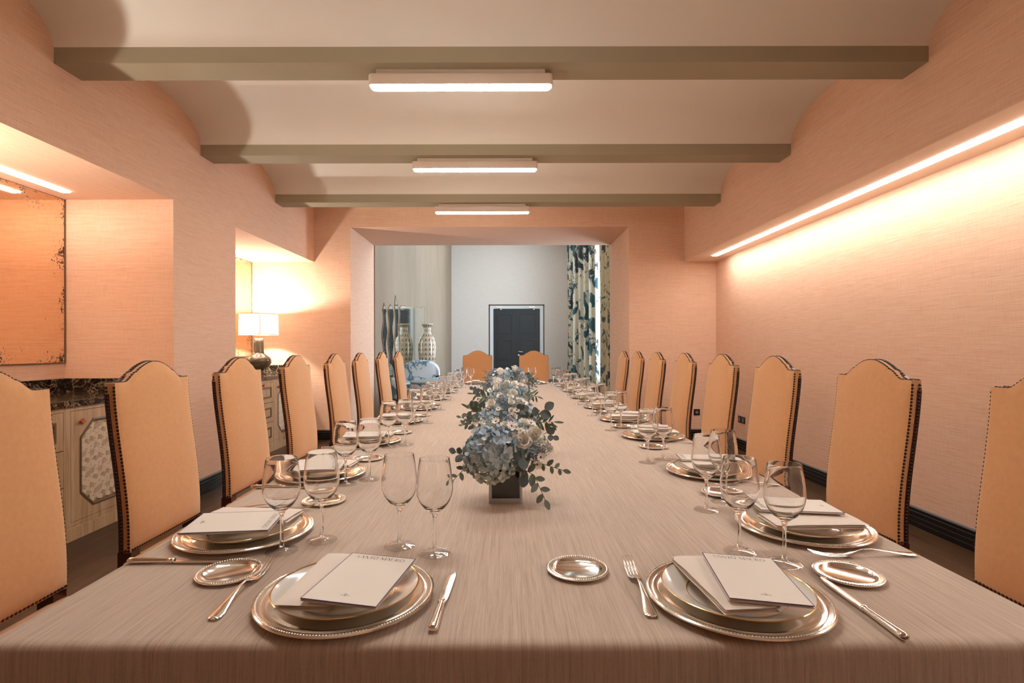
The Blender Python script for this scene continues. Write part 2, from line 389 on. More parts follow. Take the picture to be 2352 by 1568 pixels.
# ---------------------------------------------------------------- LED strips
def strip(x0, x1, y0, y1, label, m='strip'):
    b = MB(); b.box((x0, y0, ZS - .010), (x1, y1, ZS - .0045)); o = b.build('led_strip', M[m])
    return tag(o, label, 'light', 'recessed light strips in the soffits')
strip(2.588, 2.648, -1.8, 6.68, 'long recessed white light strip in the soffit above the right wall')
strip(-3.225, -3.165, 2.2, 3.905, 'short recessed light strip over the nearer left niche', 'strip2')
strip(-3.225, -3.165, 5.25, 6.97, 'short recessed light strip over the farther left niche', 'strip2')

# ---------------------------------------------------------------- ceiling lamps
def rrect(x0, x1, y0, y1, r, n=5):
    pts = []
    for (cx, cy, a0) in ((x1-r, y1-r, 0), (x0+r, y1-r, pi/2), (x0+r, y0+r, pi), (x1-r, y0+r, 1.5*pi)):
        for k in range(n + 1): a = a0 + pi/2*k/n; pts.append((cx + r*cos(a), cy + r*sin(a)))
    return pts
def ceiling_lamp(y, label):
    root = empty('ceiling_lamp', (-.255, y, ZB), 0, label, 'ceiling light', 'oblong ceiling lights under the beams')
    m_ = MB(); m_.box((-.49, -.026, -.030), (.49, .026, 0)); m_.build('mounting_plate', M['lampbody'], root)
    b = MB(); ring = lambda i, z: [(x, yy, z) for x, yy in rrect(-.535+i, .535-i, -.040+i, .040-i, max(.025-i, .004))]
    b.loft([ring(.006, -.026), ring(0, -.030), ring(0, -.084), ring(.004, -.089)]); b.build('lamp_housing', M['lampbody'], root, smooth=.7)
    g = MB(); r2 = lambda i, z: [(x, yy, z) for x, yy in rrect(-.524+i, .524-i, -.030+i, .030-i, max(.03-i, .006))]
    g.loft([r2(0, -.089), r2(0, -.098), r2(.003, -.1015), r2(.010, -.1025)]); g.build('diffuser', M['glow'], root, smooth=.7)
    return root
for y, lb in ((1.67, 'oblong ceiling lamp just above the camera, out of the frame'), (3.13, 'largest and nearest cream oblong lamp under the first visible beam'),
              (4.59, 'cream oblong lamp under the middle beam'), (6.05, 'farthest and smallest cream oblong lamp, under the last beam')):
    ceiling_lamp(y, lb)

# ---------------------------------------------------------------- table and cloth
TX0, TX1, TY0, TY1, TZ = -.8556, .9646, .862, 7.29, .75
root = empty('dining_table', (0, 0, 0), 0, 'long dining table under the taupe cloth', 'table')
b = MB(); b.box((TX0 + .02, TY0 + .02, .70), (TX1 - .02, TY1 - .02, .743)); b.build('tabletop', M['mahogany'], root)
lg = MB(); lg.box((-.035, -.035, 0), (.035, .035, .70)); lm = lg.mesh('leg', M['mahogany'])
for y in (1.1, 3.15, 5.2, 7.05):
    for x in (TX0 + .14, TX1 - .14): link('leg', lm, root, (x, y, 0))
random.seed(4)
NX, ZL = 90, .30
prof = [(0.0, 0.0), (.0, -.0)]
b = MB(); rings = []
def ringpts(inset, z, amp):
    pts = []
    per = rrect(TX0 + inset, TX1 - inset, TY0 + inset, TY1 - inset, .02, 3)
    out = []
    for i in range(len(per)):
        p, q = Vector(per[i]), Vector(per[(i+1) % len(per)])
        L = (q - p).length; k = max(1, int(L / .045))
        for j in range(k): out.append(p.lerp(q, j / k))
    c = Vector(((TX0+TX1)/2, (TY0+TY1)/2))
    for p in out:
        nx = 1 if p.x > TX1 - inset - .001 else (-1 if p.x < TX0 + inset + .001 else 0)
        ny = 1 if p.y > TY1 - inset - .001 else (-1 if p.y < TY0 + inset + .001 else 0)
        d = amp * (noise.noise(Vector((p.x * 2.3, p.y * 2.3, 0))) * .5 + .35)
        pts.append((p.x + nx * d, p.y + ny * d, z))
    return pts
n0 = len(ringpts(0, 0, 0))
for (ins, z, amp) in ((.022, TZ, 0), (.010, TZ - .0012, 0), (.004, TZ - .005, 0), (.001, TZ - .012, 0), (0, TZ - .022, 0), (0, .62, .006), (0, .45, .016), (0, .25, .028)):
    per = ringpts(0, z, amp); 
    per = [((x - (ins if x > TX1 - .03 else (-ins if x < TX0 + .03 else 0))), (y - (ins if y > TY1 - .03 else (-ins if y < TY0 + .03 else 0))), zz) for x, y, zz in per]
    rings.append(per)
rings = rings[::-1]
b.loft(rings, cap0=False, cap1=True)
cl = b.build('tablecloth', M['cloth'], smooth=.9)
tag(cl, 'taupe linen cloth covering the whole long table', 'tablecloth')

# ---------------------------------------------------------------- chairs
CW, CZB, CSH = .435, .508, 1.106
def rake(z):
    t_ = min(1, max(0, (z - .56) / .58)); t_ = t_*t_*(3-2*t_)
    return -.052 * t_
def top(x):
    u = abs(x) / (CW/2)
    if u > .76: return 0
    if u > .47:
        s_ = (.76 - u) / .29; return .034 * s_*s_*(3-2*s_)
    return .034 + .036 * cos(pi/2 * u / .47) ** .85
TH = .040
def make_chair():
    root = empty('dining_chair')
    b = MB(); nx, nz = 44, 22
    F, B = [], []
    xs = [CW/2 * sin(pi/2 * (2*i/nx - 1)) * .35 + CW/2 * (2*i/nx - 1) * .65 for i in range(nx + 1)]
    for x in xs:
        u = abs(x) / (CW/2); zt = CSH + top(x)
        for j in range(nz + 1):
            s_ = j / nz; s2 = .5 - .5*cos(pi*s_) ; s2 = .4*s2 + .6*s_
            z = CZB + (zt - CZB) * s2
            e = (1 - u**8) * (1 - (2*s_-1)**12)
            bul = .016 * max(0, 1 - u**3.2) * max(0, 1 - abs(2*s_-1)**5) + .004 * (e ** .5) - .004
            F.append((x, rake(z) + bul, z)); B.append((x, rake(z) - TH, z))
    q = nz + 1; n = len(F); fs = []
    for i in range(nx):
        for j in range(nz):
            a = i*q + j; fs.append((a, a+q, a+q+1, a+1)); fs.append((n+a, n+a+1, n+a+q+1, n+a+q))
    for j in range(nz):
        fs.append((j, j+1, n+j+1, n+j)); a = nx*q + j; fs.append((a, n+a, n+a+1, a+1))
    for i in range(nx):
        a = i*q; fs.append((a, n+a, n+a+q, a+q)); a = i*q + nz; fs.append((a, a+q, n+a+q, n+a))
    b.add(F + B, fs); b.build('backrest', M['chair'], root, smooth=.75)
    # outline path
    P = [(-CW/2, CZB + .006 + k*.0125) for k in range(int((CSH - CZB - .01) / .0125))]
    xx = -CW/2 + .006
    while xx < CW/2 - .004:
        P.append((xx, CSH + top(xx)))
        sl = (top(xx + .002) - top(xx - .002)) / .004; xx += .0125 / sqrt(1 + sl*sl)
    P += [(CW/2, CZB + .006 + k*.0125) for k in range(int((CSH - CZB - .01) / .0125))][::-1]
    nb = MB(); k6 = 7
    def nail(c, nrm, r=.0052):
        nrm = Vector(nrm).normalized(); u = nrm.orthogonal().normalized(); w = nrm.cross(u); c = Vector(c)
        r1 = [c + (u*cos(2*pi*j/k6) + w*sin(2*pi*j/k6))*r for j in range(k6)]
        r2 = [c + nrm*r*.55 + (u*cos(2*pi*j/k6) + w*sin(2*pi*j/k6))*r*.72 for j in range(k6)]
        nb.loft([r1, r2], cap0=False)
        i0 = len(nb.v); 
    for i, (x, z) in enumerate(P):
        if abs(abs(x) - CW/2) < 1e-6: nrm = (1 if x > 0 else -1, 0, 0); c0 = .0004
        else:
            sl = (top(x + .003) - top(x - .003)) / .006; nrm = Vector((-sl, 0, 1)).normalized()
        nv = Vector(nrm)
        for yo in (-.0075, -TH + .0065):
            nail(Vector((x, rake(z) + yo, z)) + nv*(.0005 if yo > -.02 else .0016), nrm)
    for k in range(34): 
        x = -CW/2 + .010 + k * (CW - .02) / 33; nail((x, rake(CZB) - .0005, CZB + .008), (0, 1, 0))
    for sx in (-1, 1):
        for yo in (-.019, -.031): nail((sx*CW/2, rake(CZB) + yo, CZB + .006), (sx, 0, 0))
    o = nb.build('nailhead_trim', M['nail'], root, smooth=4); o['kind'] = 'stuff'
    pb = MB(); rings = []
    Pd = [(-CW/2, CZB)] + P[2::3] + [(CW/2, CZB)]
    for i, (x, z) in enumerate(Pd):
        if abs(abs(x) - CW/2) < 1e-6: nv = Vector((1 if x > 0 else -1, 0, 0))
        else:
            sl = (top(x + .003) - top(x - .003)) / .006; nv = Vector((-sl, 0, 1)).normalized()
        c = Vector((x, rake(z), z))
        rings.append([tuple(c + nv*d + Vector((0, yy, 0))) for d, yy in ((-.003, -TH - .003), (.0012, -TH - .003), (.0012, -TH + .014), (-.003, -TH + .014))])
    pb.loft(rings); pb.build('piping', M['piping'], root)
    # seat
    b = MB(); rings = []
    def sr(i, z, crown=0): return [(x, y, z) for x, y in rrect(-.235+i, .235-i, -.03+i, .375-i, .03, 4)]
    b.loft([sr(.004, .405), sr(0, .415), sr(0, .468), sr(.010, .480), sr(.035, .488), sr(.09, .495), sr(.16, .498)]); b.build('seat', M['chair'], root, smooth=.8)
    fl = MB(); fl.loft([[(x, y, z) for x, y in rrect(-.225, .225, -.02, .365, .02, 3)] for z in (.345, .405)]); fl.build('seat_rail', M['mahogany'], root)
    for sx in (-1, 1):
        l1 = MB(); l1.loft([[(sx*.195 + dx*w_, .335 + dy*w_, z) for dx, dy in ((-1,-1),(1,-1),(1,1),(-1,1))] for z, w_ in ((0, .015), (.345, .024))]); l1.build('leg', M['mahogany'], root)
        l2 = MB(); l2.loft([[(sx*.190 + dx*w_, y_ + dy*w_, z) for dx, dy in ((-1,-1),(1,-1),(1,1),(-1,1))] for z, w_, y_ in ((0, .016, -.075), (.30, .022, -.03), (.507, .024, -.026))]); l2.build('leg', M['mahogany'], root)
        s1 = MB(); s1.box((sx*.19 - .011, -.03, .13), (sx*.19 + .011, .325, .155)); s1.build('stretcher', M['mahogany'], root)
    s2 = MB(); s2.box((-.185, .16, .13), (.185, .185, .155)); s2.build('stretcher', M['mahogany'], root)
    return root
proto = make_chair(); used = [False]
def chair(x, y, rz, label, group):
    o = proto if not used[0] else copy_tree(proto); used[0] = True
    o.location = (x, y, 0); o.rotation_euler = (0, 0, rz); tag(o, label, 'chair', group); return o
ORD = ['nearest', 'second', 'third', 'fourth', 'fifth', 'sixth', 'seventh', 'eighth']
# near-corner depth of each back, x of the back's outer top edge
LCH = [(1.18, -1.41), (1.885, -1.41), (2.577, -1.41), (3.335, -1.41), (4.085, -1.385), (4.80, -1.375), (5.63, -1.365), (6.43, -1.345)]
RCH = [(1.20, 1.52), (1.955, 1.52), (2.74, 1.515), (3.45, 1.51), (4.20, 1.505), (4.99, 1.50), (5.74, 1.495), (6.42, 1.49)]
for k, (y, x) in enumerate(LCH):
    xb = x + TH + .052; s_ = ORD[k] + (' from the front' if k else '')
    chair(xb, y + CW/2, -pi/2, 'peach high-back chair, %s%s in the row along the left side' % (ORD[k], '' if k == 0 else ' from the front'), 'chairs along the left side')
for k, (y, x) in enumerate(RCH):
    xb = x - TH - .052
    chair(xb, y + CW/2, pi/2, 'peach high-back chair, %s%s in the row along the right side' % (ORD[k], '' if k == 0 else ' from the front'), 'chairs along the right side')
chair(-.41, 7.93, pi, 'left one of the two peach chairs at the far table end', 'chairs at the far end')
chair(.43, 7.93, pi, 'right one of the two peach chairs at the far end, before the dark door', 'chairs at the far end')

# ---------------------------------------------------------------- tableware prototypes
def stroke_font():
    """didone capitals on a 1-unit cap height: (strokes, advance); stroke = list of points, width"""
    T, t_ = .13, .035
    def arc(cx, cy, rx, ry, a0, a1, n=14): return [(cx + rx*cos(radians(a0 + (a1-a0)*k/n)), cy + ry*sin(radians(a0 + (a1-a0)*k/n))) for k in range(n+1)]
    return {
     'S': ([(arc(.28, .74, .2, .24, 30, 200), t_*1.4), ([(.09, .66), (.28, .5), (.47, .32)], T*.9), (arc(.27, .26, .21, .24, 10, -160), t_*1.4)], .62),
     'A': ([([(.30, 1), (.02, 0)], t_), ([(.30, 1), (.62, 0)], T)], .72),
     'N': ([([(.08, 0), (.08, 1)], t_), ([(.08, 1), (.62, 0)], T), ([(.62, 0), (.62, 1)], t_)], .80),
     'T': ([([(.0, .98), (.55, .98)], t_), ([(.27, .0), (.27, .9)], T)], .60),
     'O': ([(arc(.36, .5, .32, .48, 100, 260), T*.85), (arc(.36, .5, .32, .48, -80, 80), T*.85)], .82),
     'M': ([([(.08, 0), (.08, 1)], t_), ([(.08, 1), (.42, .1)], T), ([(.42, .1), (.74, 1)], t_), ([(.76, 0), (.76, 1)], T)], .92),
     'U': ([([(.08, 1), (.08, .3)], T), (arc(.33, .3, .25, .29, 180, 360), t_*1.3), ([(.58, .3), (.58, 1)], t_)], .74),
     'R': ([([(.1, 0), (.1, 1)], T), (arc(.16, .74, .30, .25, 90, -90), t_*1.6), ([(.22, .5), (.58, 0)], T*.8)], .70),
     ' ': ([], .40)}
def text_mesh(txt, h):
    F = stroke_font(); b = MB(); x = 0
    for ch in txt:
        st, adv = F[ch]
        for pts, w in st:
            P = [Vector((p[0] + x, p[1])) for p in pts]
            A, B_ = [], []
            for i, p in enumerate(P):
                d = (P[min(i+1, len(P)-1)] - P[max(i-1, 0)]).normalized(); nn = Vector((-d.y, d.x)) * w/2
                A.append(p + nn); B_.append(p - nn)
            n = len(P)
            b.add([(p.x*h, p.y*h, 0) for p in A] + [(p.x*h, p.y*h, 0) for p in B_], [(i, n+i, n+i+1, i+1) for i in range(n-1)])
        x += adv
    wd = x * h; b.v = [(v[0] - wd/2, v[1], v[2]) for v in b.v]
    return b, wd
def make_setting_protos():
    P = {}
    # silver charger
    N = 96
    b = MB(); b.lathe([(.0, .003), (.118, .003), (.128, .006), (.140, .0125), (.146, .0145), (.150, .0135), (.153, .0150), (.1575, .0150), (.1625, .0165), (.165, .0150), (.1655, .0125), (.164, .0115), (.150, .0095), (.140, .0075), (.128, .0), (.0, .0)], N)
    P['charger'] = b.mesh('charger_plate', M['silver'], .6)
    b = MB(); nb_ = 190
    for k in range(nb_):
        a = 2*pi*k/nb_; c, s_ = cos(a), sin(a)
        vs = []
        for (dr, dt, dz) in ((-.0022, 0, 0), (0, -.0022, 0), (.0022, 0, 0), (0, .0022, 0), (0, 0, .0009)):
            r = .1600 + dr; vs.append((r*c - dt*s_, r*s_ + dt*c, .0158 + dz))
        b.add(vs, [(0,1,4), (1,2,4), (2,3,4), (3,0,4)])
    P['bead'] = b.mesh('beaded_border', M['silver2'], 4)
    b = MB(); b.lathe([(.0, .004), (.078, .004), (.084, .0065), (.095, .012), (.120, .0205), (.1340, .0245), (.1355, .0258), (.1340, .0235), (.118, .0165), (.094, .008), (.080, .001), (.074, .0), (.0, .0)], N)
    P['plate'] = b.mesh('dinner_plate', M['china'], .7)
    b = MB(); b.lathe([(.1335, .0252), (.1350, .0266), (.1362, .0258), (.1350, .0240), (.1335, .0240)], N); b.lathe([(.0868, .0086), (.0880, .0092), (.0892, .0098), (.0885, .0084)], N)
    P['goldrim'] = b.mesh('gold_rim', M['gold'], .8)
    b = MB(); b.lathe([(.0, .002), (.043, .002), (.049, .005), (.053, .009), (.056, .0095), (.058, .0088), (.062, .0098), (.0655, .0088), (.0655, .0065), (.058, .0055), (.048, .0), (.0, .0)], 64)
    P['dish'] = b.mesh('bread_dish', M['silver'], .6)
    b = MB()
    for k in range(80):
        a = 2*pi*k/80; c, s_ = cos(a), sin(a); vs = []
        for (dr, dt, dz) in ((-.0018, 0, 0), (0, -.0020, 0), (.0018, 0, 0), (0, .0020, 0), (0, 0, .0018)):
            r = .0622 + dr; vs.append((r*c - dt*s_, r*s_ + dt*c, .0096 + dz))
        b.add(vs, [(0,1,4), (1,2,4), (2,3,4), (3,0,4)])
    P['dishbead'] = b.mesh('beaded_border', M['silver2'], 4)
    # napkin: folded cloth, three visible layers
    b = MB(); random.seed(8)
    for lyr, (z0, z1, gx, gy) in enumerate(((.0, .0042, .0, .0), (.0048, .0088, .0015, .002), (.0094, .0136, .0008, -.002))):
        nx, ny = 14, 20; top_, bot = [], []
        for i in range(nx + 1):
            for j in range(ny + 1):
                x = -.049 + .098*i/nx; y = -.115 + .230*j/ny
                e = min(1, min(i, nx-i)/1.5) ; e2 = min(1, min(j, ny-j)/1.5)
                dz = .0012 * noise.noise(Vector((x*30 + lyr*7, y*22, 1)))
                x += gx + .0018*noise.noise(Vector((y*18, lyr*3.1, 2))); y += gy + .002*noise.noise(Vector((x*25, lyr*5.3, 7)))
                mid = (z0 + z1)/2
                top_.append((x, y, mid + (z1 - mid) * (e*e2)**.4 + dz)); bot.append((x, y, mid - (mid - z0) * (e*e2)**.4 + dz))
        q = ny + 1; n = len(top_); fs = []
        for i in range(nx):
            for j in range(ny):
                a = i*q + j; fs.append((a, a+q, a+q+1, a+1)); fs.append((n+a, n+a+1, n+a+q+1, n+a+q))
        b.add(top_ + bot, fs)
    P['napkin'] = b.mesh('napkin', M['linen'], 1.0)
    # menu card
    mw, mh = .068, .102
    b = MB(); b.box((-mw, -mh, .0042), (mw, mh, .0050)); P['cover'] = b.mesh('cover', M['paper'])
    b = MB(); b.box((-mw, -mh, 0), (mw, mh, .0008)); b.box((-mw + .0005, -mh + .001, .0016), (mw - .001, mh - .001, .0026)); b.box((-mw, -mh, 0), (-mw + .0008, mh, .0050)); P['leaf'] = b.mesh('inner_leaf', M['paper'])
    b = MB(); w_ = .0011
    for (x0, x1, y0, y1) in ((-mw-.0003, mw+.0003, -mh-.0003, -mh+w_), (-mw-.0003, mw+.0003, mh-w_, mh+.0003), (-mw-.0003, -mw+w_, -mh, mh), (mw-w_, mw+.0003, -mh, mh)): b.box((x0, y0, .0041), (x1, y1, .0052))
    P['border'] = b.mesh('border', M['purple'])
    b, wd = text_mesh('SANTO MAURO', .0125)
    b.v = [(v[0]*.102/wd, v[1] + mh - .022, .00525) for v in b.v]; P['letters'] = b.mesh('lettering', M['ink'])
    b = MB()
    for sx in (-1, 1):   # small crowned monogram: two rings, a bar and three dots
        for r0, r1, cx in ((.0022, .0027, .0036), (.0012, .0016, .0074)):
            n = 16; b.add([(sx*cx + r*cos(2*pi*k/n), r*sin(2*pi*k/n) - .076, .0053) for r in (r0, r1) for k in range(n)], [(k, (k+1) % n, n + (k+1) % n, n + k) for k in range(n)])
    b.box((-.0004, -.079, .0051), (.0004, -.0725, .0053)); 
    for cx in (-.002, 0, .002): b.box((cx - .0004, -.0715, .0051), (cx + .0004, -.0702, .0053))
    P['emblem'] = b.mesh('emblem', M['ink'])
    # fork
    b = MB()
    def ribbon(pts, th, m=0):   # pts: (y, halfwidth, z)
        rings = []
        for (y, w, z) in pts:
            rings.append([(-w, y, z), (-w*.6, y, z - th*.5), (w*.6, y, z - th*.5), (w, y, z), (w*.6, y, z + th*.5), (-w*.6, y, z + th*.5)])
        b.loft(rings)
    ribbon([(-.125, .0035, .0045), (-.1235, .008, .0045), (-.118, .0108, .0045), (-.105, .0112, .0050), (-.085, .0085, .0075), (-.05, .0048, .0125), (-.02, .0032, .0165), (.002, .0028, .0160), (.013, .0035, .0125), (.021, .008, .0095), (.030, .0122, .0072), (.044, .0132, .0058)], .0030)
    for k in range(4):
        x = -.0099 + k*.0066; pts = [(.042, .0027, .0058), (.062, .0022, .0050), (.086, .0019, .0066), (.108, .0015, .0115), (.124, .0008, .0160)]
        b.loft([[(x - w, y, z), (x, y, z - .0010), (x + w, y, z), (x, y, z + .0010)] for y, w, z in pts])
    P['fork'] = b.mesh('fork', M['silver'], 1.0)
    # knife
    b = MB(); rings = []
    for (y, w, h_) in ((-.118, .0030, .0030), (-.1165, .0070, .0052), (-.112, .0088, .0066), (-.100, .0088, .0068), (-.06, .0074, .0058), (-.030, .0060, .0050), (-.024, .0058, .0048), (-.022, .0082, .0060), (-.018, .0082, .0060), (-.015, .0060, .0045)):
        rings.append([(w*cos(2*pi*k/14), y, .0070 + h_*sin(2*pi*k/14)) for k in range(14)])
    b.loft(rings); P['khandle'] = b.mesh('handle', M['silver'], 1.0)
    b = MB(); out = [(-.018, -.006, .0062), (.0, -.0078, .0085), (.03, -.0082, .0092), (.07, -.0080, .0096), (.095, -.0065, .0094), (.110, -.0025, .0082), (.118, .0040, .0055), (.121, .0040, .0048)]
    b.loft([[(l, y, .0058), ((l+r)/2, y, .0048), (r, y, .0062), ((l+r)/2, y, .0072)] for y, l, r in out]); P['kblade'] = b.mesh('blade', M['silver'], .5)
    # wine glass
    n = 48
    outer = [(.0, .0100), (.0060, .0112), (.0048, .0140), (.0040, .030), (.0036, .060), (.0042, .082), (.0065, .0920), (.0140, .0985), (.0265, .1090), (.0360, .1230), (.0415, .1385), (.0430, .1520), (.0420, .1700), (.0390, .1950), (.0352, .2200), (.0350, .2212), (.0343, .2212)]
    inner = [(.0342, .2200), (.0378, .1950), (.0408, .1700), (.0418, .1520), (.0402, .1385), (.0345, .1238), (.0245, .1110), (.0120, .1035), (.0, .1010)]
    foot = [(.0, .0030), (.012, .0028), (.028, .0014), (.0350, .0004), (.0372, .0008), (.0370, .0018), (.020, .0044), (.0085, .0080), (.0060, .0111), (.0, .0099)]
    b = MB(); b.lathe(foot, n); P['foot'] = b.mesh('foot', M['foot'], 1.2)
    b = MB(); b.lathe(outer + inner, n); P['glass'] = b.mesh('wine_glass', M['bowl'], 1.2)
    return P
P = make_setting_protos()
ox = lambda name, me, par=None, loc=None, rot=None: link(name, me, par, loc, rot)
def L2W(x, y, rz, lx, ly): return (x + lx*cos(rz) - ly*sin(rz), y + lx*sin(rz) + ly*cos(rz))
def px(X, Y): return 1160 + 1230 * X / Y
# (x, y, rotation, place phrase, overrides)
PL = []
for k, y in enumerate((1.379, 2.01, 2.707, 3.45, 4.17, 4.93, 5.65, 6.38)): PL.append((-.667 if k == 0 else -.692, y, -pi/2, '%s place%s, left side' % (ORD[k], '' if k == 0 else ' from front'), 'L', k))
for k, y in enumerate((1.408, 2.034, 2.84, 3.50, 4.22, 5.02, 5.76, 6.50)): PL.append((.781, y, pi/2, '%s place%s, right side' % (ORD[k], '' if k == 0 else ' from front'), 'R', k))
PL += [(-.303, 1.024, 0, 'left place at the near table end', 'F', 0), (.436, 1.015, 0, 'right place at the near table end', 'F', 1),
       (-.385, 7.06, pi, 'left place at the far table end', 'B', 0), (.40, 7.06, pi, 'right place at the far table end', 'B', 1)]
random.seed(21)
for (x, y, rz, ph, side, k) in PL:
    z = TZ
    def put(lx, ly): return L2W(x, y, rz, lx, ly)
    jit = lambda a: (random.random()*2-1)*a
    c = tag(ox('charger_plate', P['charger'], None, (x, y, z), (0, 0, rz)), 'round silver charger under the dinner plate at the ' + ph, 'plate', 'silver charger plates'); ox('beaded_border', P['bead'], c)
    d = tag(ox('dinner_plate', P['plate'], None, (x, y, z + .0032), (0, 0, rz)), 'white gold-rimmed dinner plate at the ' + ph, 'plate', 'white dinner plates'); ox('gold_rim', P['goldrim'], d)
    nang = {'F': radians(-2 if k == 0 else 2), 'L': radians(-3), 'R': radians(3), 'B': 0}[side] + jit(.05)
    nx, ny = put(*{'F': (-.038, .004) if k == 0 else (-.030, .0), 'L': (-.042, 0), 'R': (-.042, 0), 'B': (0, 0)}[side])
    tag(ox('napkin', P['napkin'], None, (nx, ny, z + .0292), (0, 0, rz + nang)), 'folded white napkin on the plate at the ' + ph, 'napkin', 'folded napkins')
    if side != 'B':
        mang = {'F': radians(-9 if k == 0 else -8), 'L': radians(6), 'R': radians(-8)}[side] + (jit(.08) if k > 1 else 0)
        mx, my = put(*{'F': (.036, -.020) if k == 0 else (.026, -.012), 'L': (.052, -.004), 'R': (.050, .0)}[side])
        mr = tag(empty('menu_card', (mx, my, z + .0452), 0), 'cream menu card with dark edge at the ' + ph, 'menu card', 'menu cards'); mr.rotation_euler = Euler((0, radians(2.0), 0)).to_matrix().to_euler()
        mr.rotation_euler = (Matrix.Rotation(rz + mang, 3, 'Z') @ Matrix.Rotation(radians(2.2), 3, 'Y')).to_euler()
        cov = ox('cover', P['cover'], mr); ox('inner_leaf', P['leaf'], mr); ox('border', P['border'], mr)
        ox('lettering', P['letters'], cov); ox('emblem', P['emblem'], cov)
    fk = {'F': (-.215, .040) if k == 0 else (-.171, .055), 'L': (-.205, -.02), 'R': (-.185, -.035), 'B': (-.21, 0)}[side]
    fx, fy = put(*fk); fa = {'F': 0.06 if k == 0 else -.05, 'L': -.04, 'R': .02, 'B': 0}[side] + jit(.03)
    tag(ox('fork', P['fork'], None, (fx, fy, z + .0001), (0, 0, rz + fa)), 'silver fork lying at the ' + ph, 'fork', 'silver forks')
    kk = {'F': (.186, -.008) if k == 0 else (.212, -.028), 'L': (.186, -.055), 'R': (.225, -.045), 'B': (.20, 0)}[side]
    kx, ky = put(*kk); ka = {'F': -.06 if k == 0 else .02, 'L': 0, 'R': 0, 'B': 0}[side] + jit(.03)
    kr = tag(empty('table_knife', (kx, ky, z + .0003), rz + ka), 'silver knife lying at the ' + ph, 'knife', 'silver knives'); ox('handle', P['khandle'], kr); ox('blade', P['kblade'], kr)
    dk = {'F': (-.280, .108) if k == 0 else (-.282, .132), 'L': (-.285, .105), 'R': (-.290, .075 if k else .066), 'B': (-.28, .1)}[side]
    dx_, dy_ = put(*dk)
    bd = tag(ox('bread_dish', P['dish'], None, (dx_, dy_, z)), 'small round silver dish belonging to the ' + ph, 'dish', 'small silver dishes'); ox('beaded_border', P['dishbead'], bd)
    gs = {'F': [(.047, .271), (.138, .224)] if k == 0 else [(.112, .239), (.182, .171)], 'L': [(.117, .140), (.046, .210)] if k == 0 else [(.135, .133), (.070, .200)],
          'R': [(.166, .190), (.250, .107)] if k == 0 else ([(.186, .190), (.246, .109)] if k == 1 else [(.240, .172), (.310, .100)]), 'B': [(.05, .25), (.14, .22)]}[side]
    pts = [put(a, b_) for a, b_ in gs]; order = sorted(pts, key=lambda p: px(*p))
    for p in pts:
        lr = 'left' if p == order[0] else 'right'
        wg = ox('wine_glass', P['glass'], None, (p[0], p[1], z)); ox('foot', P['foot'], wg)
        tag(wg, '%s wine glass of the pair at the %s' % (lr, ph), 'glass', 'empty wine glasses')

